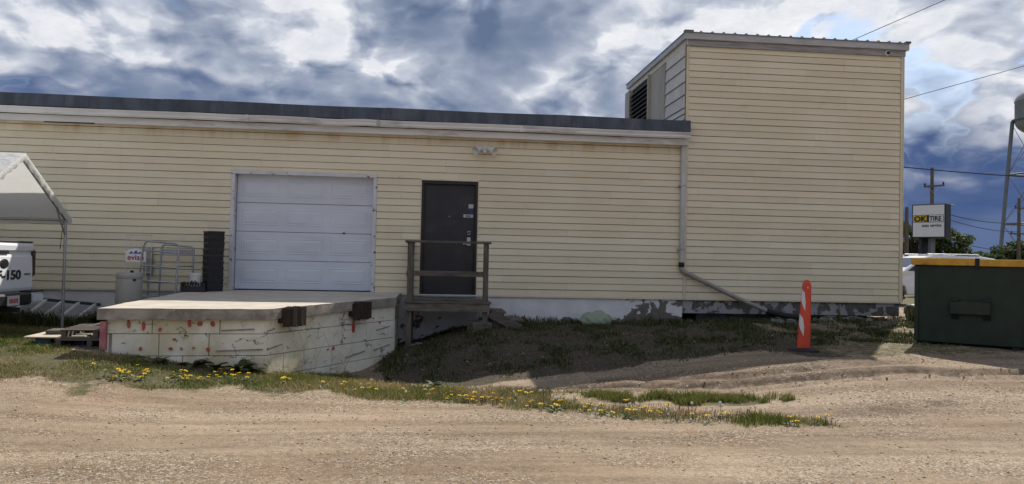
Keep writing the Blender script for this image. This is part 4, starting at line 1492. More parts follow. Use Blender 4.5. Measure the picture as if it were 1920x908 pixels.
def canopy_slope(y_e, sgn, name):
    m = MB()
    nx_, ny_ = 34, 10
    vs, fs = [], []
    for i in range(nx_ + 1):
        x = CX0 - .06 + (CX1 - CX0 + .12) * i / nx_
        for j in range(ny_ + 1):
            t_ = j / ny_
            y = YR + (y_e - YR) * t_ * 1.045
            bay = abs(math.sin(math.pi * (x - CX1) / 2.0))
            z = ZRG + .035 - (ZRG - ZE) * t_ * 1.045 - .035 * math.sin(math.pi * t_) * bay + .012 * math.sin(7 * x + 5 * t_) * t_
            vs.append((x, y, z))
    for i in range(nx_):
        for j in range(ny_):
            a_ = i * (ny_ + 1) + j
            fs.append((a_, a_ + 1, a_ + ny_ + 2, a_ + ny_ + 1))
    m.add(vs, fs)
    # valance hanging from the eave, with a scalloped lower hem
    base = len(m.v)
    vs, fs = [], []
    for i in range(nx_ + 1):
        x = CX0 - .06 + (CX1 - CX0 + .12) * i / nx_
        y = YR + (y_e - YR) * 1.045
        z = ZRG + .035 - (ZRG - ZE) * 1.045 + .012 * math.sin(7 * x + 5)
        vs += [(x, y, z), (x, y + sgn * .012 * math.sin(9 * x), z - .10 - .018 * math.sin(5.2 * x))]
    for i in range(nx_):
        fs.append((2 * i, 2 * i + 1, 2 * i + 3, 2 * i + 2))
    m.add(vs, fs)
    ob = m.build(name, 'canopy_fabric', cp, smooth=True)
    return ob


canopy_slope(YB, 1, 'roof_fabric')
canopy_slope(YF, -1, 'roof_fabric')
# gable edge: fabric folded round the rafters, gathered by lacing
for (ye, s) in ((YB, 1), (YF, -1)):
    m = MB()
    n = 26
    vs, fs = [], []
    for i in range(n + 1):
        t_ = i / n * 1.045
        y = YR + (ye - YR) * t_
        z = ZRG + .036 - (ZRG - ZE) * t_
        w = .115 + .018 * math.sin(i * 2.3) + .01 * math.sin(i * 5.1)
        vs += [(CX1 + .062, y, z), (CX1 + .072 + .008 * math.sin(i * 3), y, z - .05), (CX1 + .045, y, z - w)]
    for i in range(n):
        for j in range(2):
            fs.append((3 * i + j, 3 * i + j + 1, 3 * i + 4 + j, 3 * i + 3 + j))
    m.add(vs, fs)
    m.build('gable_hem', 'canopy_fabric', cp, smooth=True)
for xx in (CX1, (CX0 + CX1) / 2, CX0):
    for y in (YB, YF):
        MB().tube([(xx, y, gh(xx, y) - .02), (xx, y, ZE - .02)], .024, 10).build('leg', 'aluminium', cp, smooth=True)
        MB().box(xx - .07, xx + .07, y - .07, y + .07, gh(xx, y) - .01, gh(xx, y) + .012).build('foot_plate', 'galvanised', cp)
    MB().tube([(xx, YB, ZE - .03), (xx, YR, ZRG - .02), (xx, YF, ZE - .03)], .022, 10).build('rafter', 'aluminium', cp, smooth=True)
for (y, z) in ((YB, ZE - .03), (YR, ZRG - .02), (YF, ZE - .03)):
    MB().tube([(CX0, y, z), (CX1, y, z)], .021, 10).build('purlin', 'aluminium', cp, smooth=True)
MB().tube([(CX1, YB, 1.95), (CX1, YB - .32, ZE + .13)], .014, 8).build('brace', 'aluminium', cp)
MB().tube([(CX1 - .02, YB - .04, ZE - .05), (CX1 - .05, YB - .055, 1.72)], .006, 6).build('tie_cord', 'rubber_black', cp)

# ------------------------------------------------------------------ pickup truck, tail towards the yard
TX, TY, TG = -6.30, -2.47, gh(-6.6, -2.47)
tk = thing('pickup_truck', 'white pickup truck under the canopy with its tailgate towards the yard', 'truck', (TX - 2.9, TY, TG))
HWT = .80
m = MB()
# bed with inner hollow, then cab and hood as one closed side profile
prof = [(0.03, .62), (0.03, 1.36), (1.70, 1.36), (1.72, 1.40), (1.95, 1.93), (3.05, 1.95), (3.85, 1.42), (5.40, 1.30), (5.60, 1.10), (5.62, .55), (5.1, .42),
        (5.0, .75), (4.75, .9), (4.35, .9), (4.1, .75), (4.02, .42), (1.75, .42), (1.65, .75), (1.4, .92), (1.0, .92), (.75, .75), (.66, .50), (.30, .50)]
n = len(prof)
vs = []
for s in (-1, 1):
    for (a_, z) in prof:
        w = .90 if z < 1.41 else .90 - (z - 1.41) * .33
        vs.append((TX - a_, TY + s * w, TG + z))
m.add(vs, [tuple(range(n)), tuple(range(n, 2 * n))[::-1]] + [(i, (i + 1) % n, n + (i + 1) % n, n + i) for i in range(n)])
m.build('body', 'truck_white', tk)
for y0, y1 in ((TY - .915, TY - .74), (TY + .74, TY + .915)):
    MB().box(TX - 1.68, TX - .035, y0, y1, TG + 1.361, TG + 1.395).build('bed_rail', 'black_plastic', tk, bevel=.01)
tg = MB()
tgp = [(.0, .655), (.012, .70), (.012, .95), (.0, 1.17), (-.02, 1.21), (-.022, 1.25), (.016, 1.27), (.022, 1.34), (.0, 1.385), (-.05, 1.395), (-.05, .655)]
n = len(tgp)
vs = []
for s in (-1, 1):
    for (a_, z) in tgp:
        vs.append((TX + .02 + a_, TY + s * .80, TG + z))
tg.add(vs, [tuple(range(n)), tuple(range(n, 2 * n))[::-1]] + [(i, (i + 1) % n, n + (i + 1) % n, n + i) for i in range(n)])
tgo = tg.build('tailgate', 'truck_white', tk)
q = MB().lathe([(.0, .0), (.115, .0), (.115, .012), (.10, .018), (.0, .018)], 28)
q.xform(Matrix.Translation((TX + .022, TY, TG + 1.07)) @ Matrix.Rotation(R(90), 4, 'Y') @ Matrix.Diagonal((.62, 1, 1, 1)))
q.build('oval_emblem', 'chrome_grey', tgo, smooth=True)
q = MB().lathe([(.0, .0), (.092, .0), (.092, .020), (.0, .021)], 28)
q.xform(Matrix.Translation((TX + .024, TY, TG + 1.07)) @ Matrix.Rotation(R(90), 4, 'Y') @ Matrix.Diagonal((.62, 1, 1, 1)))
q.build('emblem_field', 'lettering_black', tgo, smooth=True)
text_mesh('lettering', 'F-150', .235, 'lettering_black', tgo, frame_matrix((TX + .036, TY - .20, TG + .835), (0, 1, 0), (0, 0, 1)) @ Matrix.Diagonal((1.22, .82, 1, 1)), .004, bold=.007)
MB().box(TX + .034, TX + .040, TY + .56, TY + .73, TG + .895, TG + .915).build('lettering_bar', 'lettering_black', tgo)
MB().box(TX + .005, TX + .030, TY - .13, TY + .13, TG + 1.215, TG + 1.262).build('handle', 'black_plastic', tgo, bevel=.008)
MB().box(TX - .06, TX + .035, TY - .80, TY + .80, TG + 1.392, TG + 1.412).build('top_cap', 'black_plastic', tgo, bevel=.006)
for s in (-1, 1):
    MB().box(TX - .16, TX + .028, TY + s * .865 - .06, TY + s * .865 + .06, TG + .86, TG + 1.29).build('taillight', 'tail_red', tk, bevel=.03)
bm_ = MB()
bm_.box(TX + .02, TX + .17, TY - .55, TY + .55, TG + .44, TG + .63)
bmo = bm_.build('rear_bumper', 'black_plastic', tk, bevel=.03)
for s in (-1, 1):
    q = MB()
    y0, y1 = sorted((TY + s * .555, TY + s * .93))
    q.box(TX - .12, TX + .165, y0, y1, TG + .445, TG + .625)
    q.build('bumper_end', 'truck_white', bmo, bevel=.035, seg=2)
    MB().box(TX - .10, TX + .16, y0 + .01, y1 - .01, TG + .626, TG + .652).build('step_pad', 'black_plastic', bmo, bevel=.008)
MB().box(TX + .171, TX + .180, TY - .16, TY + .16, TG + .455, TG + .60).build('licence_plate', 'plate_white', bmo)
m = MB()
for k in range(6):
    m.box(TX + .1805, TX + .183, TY - .12 + k * .041, TY - .093 + k * .041, TG + .49, TG + .555)
m.build('plate_print', 'red_paint', bmo)
m = MB()
m.box(TX - .3, TX + .25, TY - .04, TY + .04, TG + .36, TG + .43)
m.build('hitch', 'rubber_black', bmo)
for (a_, s) in ((1.2, -1), (1.2, 1), (4.55, -1), (4.55, 1)):
    w = MB().lathe([(.20, -.12), (.34, -.125), (.385, -.10), (.385, .10), (.34, .125), (.20, .12)], 28, (TX - a_, TY + s * .76, TG + .38), axis='y').build('wheel', 'tyre', tk, smooth=True)
    MB().lathe([(.06, s * .118), (.19, s * .124), (.215, s * .10)], 20, (TX - a_, TY + s * .76, TG + .38), axis='y').build('rim', 'aluminium', w, smooth=True)
for s in (-1, 1):
    q = MB()
    pr = [(1.80, 1.45), (2.02, 1.86), (3.02, 1.87), (3.62, 1.46)]
    q.add([(TX - a_, TY + s * (.905 - max(0, z - 1.41) * .33), TG + z) for a_, z in pr] + [(TX - a_, TY + s * (.885 - max(0, z - 1.41) * .33), TG + z) for a_, z in pr],
          [(0, 1, 2, 3), (7, 6, 5, 4), (0, 4, 5, 1), (1, 5, 6, 2), (2, 6, 7, 3), (3, 7, 4, 0)])
    q.build('side_window', 'glass_dark', tk)
MB().add([(TX - 1.745, TY - .78, TG + 1.46), (TX - 1.745, TY + .78, TG + 1.46), (TX - 1.915, TY + .70, TG + 1.87), (TX - 1.915, TY - .70, TG + 1.87),
          (TX - 1.78, TY - .78, TG + 1.44), (TX - 1.78, TY + .78, TG + 1.44), (TX - 1.95, TY + .70, TG + 1.86), (TX - 1.95, TY - .70, TG + 1.86)],
         [(0, 1, 2, 3), (7, 6, 5, 4), (0, 4, 5, 1), (1, 5, 6, 2), (2, 6, 7, 3), (3, 7, 4, 0)]).build('rear_window', 'glass_dark', tk)

# ------------------------------------------------------------------ ladder lying on its edge against the foundation
ld = thing('ladder', 'aluminium ladder lying on its edge along the wall behind the canopy pole', 'ladder', (-6.9, -.35, .5))
A0, A1 = Vector((-8.9, -.12, .99)), Vector((-5.86, -.12, .75))
B0, B1 = Vector((-8.9, -.50, gh(-8.9, -.5) + .09)), Vector((-5.98, -.50, gh(-5.98, -.5) + .05))
MB().bar(A0, A1, .028, .05).build('rail', 'ladder_dark', ld)
MB().bar(B0, B1, .028, .05).build('rail', 'aluminium', ld)
for k in range(11):
    t_ = (k + .55) / 11
    MB().bar(A0.lerp(A1, t_) + Vector((.04, 0, 0)), B0.lerp(B1, t_) + Vector((-.03, 0, 0)), .05, .035).build('rung', 'white_plastic', ld)

# ------------------------------------------------------------------ pallets and boards by the dock corner


def pallet(loc, rz, label, tilt=0.0):
    t_ = thing('wooden_pallet', label, 'pallet', loc, rz, 'pallets beside the dock')
    for k in range(6):
        y = -.45 + k * .18
        MB().box(-.42, .42, y - .055, y + .055, .105, .123).build('deck_board', 'pallet_wood', t_, local=True)
    for x in (-.38, 0, .38):
        MB().box(x - .03, x + .03, -.5, .5, .021, .104).build('runner', 'pallet_wood', t_, local=True)
    for y in (-.45, 0, .45):
        MB().box(-.42, .42, y - .05, y + .05, .0, .020).build('bottom_board', 'pallet_wood', t_, local=True)
    t_.rotation_euler = (tilt, 0, rz)
    return t_


pz = gh(-4.55, -3.35)
pallet((-4.52, -3.30, pz + .0), R(4), 'weathered wooden pallet on the grass, under the other, left of the dock')
pallet((-4.50, -3.26, pz + .124), R(8), 'weathered wooden pallet lying on top of the other, left of the dock')
pb = thing('plywood_sheet', 'pale plywood scrap resting on bricks left of the pallets', 'plywood', (-5.0, -3.40, pz))
q = MB().box(-.36, .36, -.26, .26, -.009, .009)
q.xform(Matrix.Translation((-5.0, -3.42, pz + .135)) @ Matrix.Rotation(R(-4), 4, 'Z') @ Matrix.Rotation(R(2), 4, 'X'))
q.build('sheet', 'pale_plywood', pb, bevel=.003)
MB().box(-5.26, -5.06, -3.60, -3.3, pz - .04, pz + .122).build('support', 'teal_plastic', pb, bevel=.012)
MB().box(-4.78, -4.67, -3.6, -3.35, pz - .04, pz + .122).build('support', 'blue_plastic', pb, bevel=.012)
q = MB().box(-.17, .17, -.16, .16, 0, .05)
q.xform(Matrix.Translation((-5.05, -3.28, pz + .15)) @ Matrix.Rotation(R(8), 4, 'Z'))
one(q, 'wood_block', 'weathered_wood', 'grey weathered wood slab lying on the pale plywood', 'wood', (-5.05, -3.28, pz + .15), bevel=.005)
one(MB().bar((-4.95, -3.36, pz + .175), (-4.50, -3.0, pz + .30), .14, .022), 'plank', 'weathered_wood', 'grey plank leaning from the plywood up onto the pallets', 'plank', (-4.9, -3.36, pz + .16))
one(MB().bar((-4.58, -4.05, gh(-4.58, -4.05) + .015), (-4.33, -4.12, gh(-4.33, -4.12) + .015), .06, .014), 'wood_lath', 'pale_plywood', 'thin pale lath lying in the grass below the pallets', 'lath', (-4.45, -4.08, gh(-4.45, -4.08)))

# ------------------------------------------------------------------ orange delineator
DX, DY = 5.62, -3.33
DZ = gh(DX, DY)
dl = thing('delineator_post', 'orange traffic delineator post with white chevrons on a black rubber base', 'delineator', (DX, DY, DZ))
MB().lathe([(.23, 0), (.235, .012), (.225, .030), (.13, .045), (.115, .05)], 8, (DX, DY, DZ - .004)).build('base', 'rubber_black', dl)
LEAN = Matrix.Translation((DX, DY, DZ + .03)) @ Matrix.Rotation(R(2.6), 4, 'Y')


def post_w(z):
    return .108 - .040 * (z / 1.05)


q = MB()
rings = []
for z in (0, .05, .3, .55, .8, .95, 1.0, 1.03, 1.045):
    w = post_w(z) * (1 if z < .96 else math.sqrt(max(0.03, 1 - ((z - .96) / .092) ** 2)))
    rings.append([(w * math.cos(2 * math.pi * k / 20), .5 * w * math.sin(2 * math.pi * k / 20), z) for k in range(20)])
vs = [v for r_ in rings for v in r_]
fs = [(i * 20 + k, i * 20 + (k + 1) % 20, (i + 1) * 20 + (k + 1) % 20, (i + 1) * 20 + k) for i in range(len(rings) - 1) for k in range(20)]
fs += [tuple(range(20))[::-1], tuple((len(rings) - 1) * 20 + k for k in range(20))]
q.add(vs, fs)
q.xform(LEAN)
q.build('post', 'cone_orange', dl, smooth=True)
for zc0 in (.60, .22):
    q = MB()
    pts_ = []
    def on(z, u):
        w = post_w(z) * 1.03
        an = -math.pi / 2 + u
        return (w * math.cos(an), .5 * w * math.sin(an) * 1.06, z)
    us = np.linspace(-1.45, -.30, 9)
    vs = []
    for u in us:
        f = (u + 1.45) / 1.15
        lo = zc0 + .16 - f * .19
        hi = zc0 + .31 - f * .08 - (.12 * max(0, (f - .75) / .25))
        vs += [on(lo, u), on(hi, u)]
    q.add(vs, [(2 * i, 2 * i + 2, 2 * i + 3, 2 * i + 1) for i in range(8)])
    q.xform(LEAN)
    q.build('reflective_chevron', 'reflective_white', dl)
q = MB().lathe([(.0, -.004), (.012, -.004), (.012, .01)], 12, (.0, -.036, .93), axis='y')
q.xform(LEAN)
q.build('rivet', 'sticker_white', dl)

# ------------------------------------------------------------------ dumpster
da = math.atan2(-.95, 1.08)
dp = thing('dumpster', 'dark green steel dumpster with yellow rim at the right edge', 'dumpster', (7.86, -2.65, gh(8.3, -2.9) - .03), da)
W_, D_, H_ = 1.56, 1.15, 1.30
m = MB()
m.add([(0, 0, .06), (W_, 0, .06), (W_, D_, .06), (0, D_, .06), (-.0, -.03, H_), (W_, -.03, H_), (W_, D_ + .03, H_), (0, D_ + .03, H_)], MB.BOXF)
m.build('body', 'dumpster_green', dp, local=True, bevel=.012)
for x in (.12, W_ - .22):
    MB().box(x, x + .10, .03, D_ - .03, -.02, .06).build('skid', 'dumpster_green', dp, local=True)
m = MB()
m.box(-.045, W_ * .56, -.085, .02, H_ + .001, H_ + .115)
m.build('rim', 'dumpster_yellow', dp, local=True, bevel=.008)
m = MB()
m.box(W_ * .56 + .004, W_ + .045, -.088, .02, H_ - .004, H_ + .105)
m.build('rim', 'dumpster_yellow', dp, local=True, bevel=.008)
MB().box(W_ * .545, W_ * .585, -.097, -.05, H_ - .03, H_ + .118).build('rim_clasp', 'rubber_black', dp, local=True, bevel=.006)
for (x0, x1) in ((-.045, .02), (W_ - .02, W_ + .045)):
    MB().box(x0, x1, .022, D_ + .05, H_ + .001, H_ + .10).build('rim', 'dumpster_yellow', dp, local=True, bevel=.008)
for (x0, x1) in ((.025, W_ / 2 - .006), (W_ / 2 + .006, W_ - .025)):
    MB().box(x0, x1, .025, D_ + .04, H_ + .02, H_ + .06).build('lid', 'black_plastic', dp, local=True, bevel=.01)
m = MB()
m.box(.50, 1.06, -.095, -.012, .53, .74)
m.build('lift_pocket', 'dumpster_green', dp, local=True, bevel=.012)
for x in (.53, .96):
    q = MB().add([(x, -.02, .80), (x + .10, -.02, .80), (x + .10, -.10, .74), (x, -.10, .74), (x, -.02, .741), (x + .10, -.02, .741)], [(0, 1, 2, 3), (0, 3, 4), (1, 5, 2), (3, 2, 5, 4), (0, 4, 5, 1)])
    q.build('gusset', 'dumpster_green', dp, local=True)
    q = MB().add([(x, -.02, .45), (x + .10, -.02, .45), (x + .10, -.10, .53), (x, -.10, .53), (x, -.02, .529), (x + .10, -.02, .529)], [(0, 3, 2, 1), (0, 4, 3), (1, 2, 5), (3, 4, 5, 2), (0, 1, 5, 4)])
    q.build('gusset', 'dumpster_green', dp, local=True)
for x in (.0, W_ - .06):
    MB().box(x, x + .06, -.045, -.031 + .02, .08, H_ - .01).build('corner_rib', 'dumpster_green', dp, local=True, bevel=.006)

# ------------------------------------------------------------------ coiled drain hose at the block's corner
hc = MB()
pts_ = []
for k in range(140):
    t_ = k / 139
    an = t_ * 2 * math.pi * 4.2
    pts_.append((9.40 + .19 * t_ + .012 * math.sin(9 * an), -.18 + .17 * math.cos(an), .80 + .19 * math.sin(an) + .015 * math.sin(3 * an)))
rads = [.024 + .004 * (k % 2) for k in range(140)]
hc.tube(pts_, rads, 8)
one(hc, 'hose_coil', 'hose_grey', 'coiled grey corrugated hose hanging at the right corner of the tall block', 'hose', (9.5, -.18, .62))
tag(MB().box(9.325, 9.62, -.20, -.16, .955, .985).build('hose_bracket', 'galvanised'), 'small steel bracket holding the hose coil on the block corner', 'bracket')
one(MB().bar((9.36, .35, 1.10), (9.95, .9, 1.08), .10, .05), 'weathered_beam', 'old_timber', 'weathered beam end jutting out between the tall block and dumpster', 'beam', (9.4, .4, 1.08))

# ------------------------------------------------------------------ rubble below the tall block
def rock_mesh(seed, sx, sy, sz):
    r_ = random.Random(seed)
    bm2 = bmesh.new()
    bmesh.ops.create_icosphere(bm2, subdivisions=2, radius=.5)
    for v in bm2.verts:
        k = 1 + r_.uniform(-.16, .16)
        v.co = Vector((max(-.36, min(.36, v.co.x * k)) * sx, max(-.36, min(.36, v.co.y * k)) * sy, max(-.3, min(.3, v.co.z * k)) * sz))
    me = bpy.data.meshes.new('rock')
    bm2.to_mesh(me)
    bm2.free()
    me.materials.append(MATS['rubble'])
    return me


rocks = [rock_mesh(s, 1.0 + .3 * (s % 3), .8, .6 + .2 * (s % 2)) for s in range(5)]
for i in range(26):
    x = rr.uniform(6.4, 9.0)
    y = rr.uniform(-.55, .15)
    s = rr.uniform(.08, .26)
    o = bpy.data.objects.new('concrete_chunk', rocks[i % 5])
    COL.objects.link(o)
    o.location = (x, y, gh(x, y) + s * .12)
    o.scale = (s, s, s)
    o.rotation_euler = (rr.uniform(-.4, .4), rr.uniform(-.4, .4), rr.uniform(0, 6))
    tag(o, 'broken concrete chunk in the rubble under the tall block', 'rubble', 'rubble under the tall block')
for i in range(9):
    x, y = ((-.45 + .3 * rr.random(), -1.7 + .8 * rr.random()) if i < 6 else (1.2 + rr.random() * .8, -.5 + .2 * rr.random()))
    s = rr.uniform(.06, .14)
    o = bpy.data.objects.new('loose_stone', rocks[(i + 2) % 5])
    COL.objects.link(o)
    o.location = (x, y, gh(x, y) + s * .15)
    o.scale = (s, s, s)
    o.rotation_euler = (rr.uniform(-.4, .4), rr.uniform(-.4, .4), rr.uniform(0, 6))
    tag(o, 'loose grey stone on the shaded bank near the stoop', 'stone', 'loose stones by the stoop')

# crumpled plastic bag against the foundation
bm2 = bmesh.new()
bmesh.ops.create_icosphere(bm2, subdivisions=4, radius=.5)
for v in bm2.verts:
    p = v.co.copy()
    a_ = math.sin(9 * p.x + 4 * p.z) * math.sin(11 * p.y + 3) * .07 + math.sin(23 * p.x + 17 * p.z) * .03
    p *= 1 + a_
    v.co = Vector((p.x * .60, p.y * .36, max(-.08, p.z * .36 * (1 - .5 * p.x * p.x) + .05 * math.sin(13 * p.x + 5 * p.y) * p.z)))
me = bpy.data.meshes.new('plastic_bag')
bm2.to_mesh(me)
bm2.free()
me.materials.append(MATS['plastic_bag'])
o = bpy.data.objects.new('plastic_bag', me)
COL.objects.link(o)
o.location = (3.08, -.32, gh(3.08, -.32) + .06)
tag(o, 'crumpled pale green plastic bag lying against the white foundation', 'bag')

# ------------------------------------------------------------------ white SUV behind the dumpster, facing left
SVX, SVY = 13.05, 9.1
SVG = gh(15.9, 9.1)
sv = thing('suv', 'white sport utility vehicle with roof rails parked behind the dumpster', 'car', (15.9, SVY, SVG), R(-4))
# local frame: x to the rear (0 = front bumper at -2.3), y = width
prof = [(-2.3, .55), (-2.28, .95), (-1.15, 1.10), (-.45, 1.55), (.0, 1.62), (1.5, 1.62), (1.95, 1.55), (2.25, 1.08), (2.3, .95), (2.3, .45), (1.95, .42),
        (1.88, .62), (1.65, .74), (1.35, .74), (1.12, .62), (1.05, .36), (-.98, .36), (-1.05, .62), (-1.28, .74), (-1.58, .74), (-1.82, .62), (-1.9, .40), (-2.2, .42)]
n = len(prof)
vs = []
for s in (-1, 1):
    for (a_, z) in prof:
        w = .92 if z < 1.11 else .92 - (z - 1.1) * .36
        vs.append((a_, s * w, z))
m = MB().add(vs, [tuple(range(n)), tuple(range(n, 2 * n))[::-1]] + [(i, (i + 1) % n, n + (i + 1) % n, n + i) for i in range(n)])
m.build('body', 'truck_white', sv, local=True, bevel=.025)
for s in (-1, 1):
    for pr in ([(-.98, 1.12), (-.42, 1.50), (.08, 1.55), (.08, 1.12)], [(.16, 1.12), (.16, 1.55), (.98, 1.55), (1.02, 1.12)], [(1.12, 1.14), (1.08, 1.55), (1.55, 1.53), (1.92, 1.20)]):
        q = MB()
        yy = lambda z, e: s * (.92 - max(0, z - 1.1) * .36 + e)
        q.add([(a_, yy(z, .006), z) for a_, z in pr] + [(a_, yy(z, -.02), z) for a_, z in pr], [(0, 1, 2, 3), (7, 6, 5, 4), (0, 4, 5, 1), (1, 5, 6, 2), (2, 6, 7, 3), (3, 7, 4, 0)])
        q.build('side_window', 'glass_dark', sv, local=True)
    for a_ in (.0, .93):
        MB().box(a_ - .20, a_ - .04, s * .925 - .015, s * .925 + .015, .93, .96).build('door_handle', 'black_plastic', sv, local=True)
    m = MB().tube([(-.25, s * .66, 1.60), (-.20, s * .66, 1.67), (1.45, s * .66, 1.67), (1.55, s * .66, 1.605)], .016, 8)
    m.build('roof_rail', 'aluminium', sv, local=True)
    for a_ in (.0, .08 + 1.0):
        pass
    m = MB()
    for a_ in (.12, 1.07):
        m.box(a_ - .006, a_ + .006, s * .921 - .003, s * .921 + .003, .45, 1.10)
    m.build('door_seam', 'rubber_black', sv, local=True)
    for a_ in (-1.43, 1.5):
        w = MB().lathe([(.18, -.10), (.30, -.11), (.345, -.09), (.345, .09), (.30, .11), (.18, .10)], 24, (a_, s * .83, .345), axis='y').build('wheel', 'tyre', sv, local=True, smooth=True)
        MB().lathe([(.05, s * .10), (.17, s * .108), (.20, s * .09)], 16, (a_, s * .83, .345), axis='y').build('rim', 'aluminium', w, local=True, smooth=True)
m = MB()
for a_ in (.25, 1.05):
    m.tube([(a_, -.68, 1.67), (a_, .68, 1.67)], .014, 8)
m.build('cross_bar', 'aluminium', sv, local=True)
MB().add([(-1.10, -.82, 1.125), (-1.10, .82, 1.125), (-.50, .70, 1.54), (-.50, -.70, 1.54), (-1.06, -.82, 1.10), (-1.06, .82, 1.10), (-.46, .70, 1.51), (-.46, -.70, 1.51)],
         [(0, 1, 2, 3), (7, 6, 5, 4), (0, 4, 5, 1), (1, 5, 6, 2), (2, 6, 7, 3), (3, 7, 4, 0)]).build('windshield', 'glass_dark', sv, local=True)

# ------------------------------------------------------------------ pylon sign
sg = thing('pylon_sign', 'white backlit tire shop sign box on a steel post behind the dumpster', 'sign', (22.3, 18.1, .5))
TLv, TRv = Vector((21.67, 18.41, 0)), Vector((22.52, 17.18, 0))
xd = (TRv - TLv).normalized()
nd = Vector((xd.y, -xd.x, 0))           # towards the viewer's side
SW, Z0s, Z1s = 1.42, 3.10, 4.62
DEP = .62
o3 = TLv
bk = -nd * DEP
m = MB()
c4 = [o3, o3 + xd * SW, o3 + xd * SW + bk, o3 + bk]
m.add([(p.x, p.y, Z0s) for p in c4] + [(p.x, p.y, Z1s) for p in c4], MB.BOXF)
m.build('cabinet', 'sign_dark', sg, bevel=.015)
fm = MB()
a_, b_ = o3 + xd * .05 + nd * .008, o3 + xd * (SW - .05) + nd * .008
fm.add([(a_.x, a_.y, Z0s + .05), (b_.x, b_.y, Z0s + .05), (b_.x, b_.y, Z1s - .05), (a_.x, a_.y, Z1s - .05)] +
       [((p - nd * .007).x, (p - nd * .007).y, z) for p, z in ((a_, Z0s + .05), (b_, Z0s + .05), (b_, Z1s - .05), (a_, Z1s - .05))],
       [(0, 1, 2, 3), (7, 6, 5, 4), (0, 4, 5, 1), (1, 5, 6, 2), (2, 6, 7, 3), (3, 7, 4, 0)])
fo = fm.build('sign_face', 'sign_white', sg)


def sign_rect(u0, u1, z0, z1, lift, mat, name):
    p, q = o3 + xd * u0 + nd * lift, o3 + xd * u1 + nd * lift
    r_ = [p - nd * .006, q - nd * .006]
    MB().add([(p.x, p.y, z0), (q.x, q.y, z0), (q.x, q.y, z1), (p.x, p.y, z1), (r_[0].x, r_[0].y, z0), (r_[1].x, r_[1].y, z0), (r_[1].x, r_[1].y, z1), (r_[0].x, r_[0].y, z1)],
             [(0, 1, 2, 3), (7, 6, 5, 4), (0, 4, 5, 1), (1, 5, 6, 2), (2, 6, 7, 3), (3, 7, 4, 0)]).build(name, mat, fo)


def sign_text(s, size, u, z, lift, mat, shear=0.0, sx=1.0, bold=0.0):
    p = o3 + xd * u + nd * lift
    text_mesh('lettering', s, size, mat, fo, frame_matrix((p.x, p.y, z), xd, (0, 0, 1)) @ Matrix.Diagonal((sx, 1, 1, 1)), .003, shear, bold)


sign_rect(.08, .66, 3.80, 4.13, .020, 'sign_dark', 'logo_panel')
sign_rect(.10, .64, 3.82, 4.11, .024, 'ok_yellow', 'logo_field')
sign_text('OK', .33, .11, 3.845, .032, 'sign_dark', 0.0, 1.05, .012)
sign_rect(.665, 1.34, 3.80, 4.13, .020, 'sign_dark', 'logo_panel')
sign_rect(.745, 1.32, 3.82, 4.11, .024, 'sign_white', 'logo_field')
sign_text('TIRE', .29, .76, 3.865, .032, 'sign_dark', 0.0, .88, .008)
sign_text('auto service', .19, .44, 3.60, .020, 'sign_dark', 0.0, .88, .002)
c = o3 + xd * (SW * .52) + bk * .5
MB().box(c.x - .10, c.x + .10, c.y - .10, c.y + .10, gh(c.x, c.y) - .2, Z0s).build('post', 'tower_steel', sg)
c2 = o3 + xd * (SW * .25) + bk * .6
MB().box(c2.x - .16, c2.x + .16, c2.y - .1, c2.y + .1, gh(c2.x, c2.y) - .2, Z0s).build('post', 'sign_dark', sg)

# ------------------------------------------------------------------ utility poles and wires


def pole(loc, h, label, arms, r0=.15, lamp=None):
    t_ = thing('utility_pole', label, 'utility pole', loc, 0, 'utility poles behind the yard')
    x, y, z = loc
    MB().tube([(x, y, z - .3), (x, y, z + h * .5), (x, y, z + h)], [r0, r0 * .85, r0 * .65], 10).build('pole', 'pole_wood', t_, smooth=True)
    for (zz, w, tilt) in arms:
        ax = Vector((math.cos(-.1), math.sin(-.1), 0))
        c_ = Vector((x, y - r0 - .05, zz))
        MB().bar(c_ - ax * w / 2 - Vector((0, 0, tilt)), c_ + ax * w / 2 + Vector((0, 0, tilt)), .09, .11).build('crossarm', 'pole_wood', t_)
        for s in (-.92, .92):
            p = c_ + ax * (w / 2 * s) + Vector((0, 0, tilt * s))
            MB().lathe([(.02, .05), (.055, .08), (.045, .14), (.06, .16), (.03, .22)], 10, tuple(p)).build('insulator', 'cable_black', t_)
        MB().bar(c_ - ax * w * .3 + Vector((0, 0, -.05)), Vector((x, y - r0, zz - .45)), .03, .03).build('brace', 'galvanised', t_)
        MB().bar(c_ + ax * w * .3 + Vector((0, 0, -.05)), Vector((x, y - r0, zz - .45)), .03, .03).build('brace', 'galvanised', t_)
    if lamp:
        MB().tube([(x, y, lamp), (x + .6, y - .1, lamp + .12), (x + 1.0, y - .15, lamp + .12)], .03, 8).build('lamp_arm', 'galvanised', t_)
        MB().box(x + .95, x + 1.35, y - .24, y - .06, lamp + .07, lamp + .15).build('lamp_head', 'galvanised', t_, bevel=.03)
    return t_


pole((30.95, 30.5, .5), 7.55, 'wooden utility pole with one crossarm rising behind the tire shop sign', [(6.88, 1.25, .06)], .15, 5.62)
pole((45.5, 41.1, .5), 6.9, 'wooden utility pole with crossarms standing before the water tower leg', [(6.6, .9, 0), (4.6, 1.6, 0)], .16)
pole((23.3, 21.3, .5), 4.25, 'short dark pole close to the right edge of the tall block', [], .12)
m = MB()
m.lathe([(.13, 0), (.15, .03), (.15, .5), (.12, .55)], 12, (45.15, 40.7, 5.0))


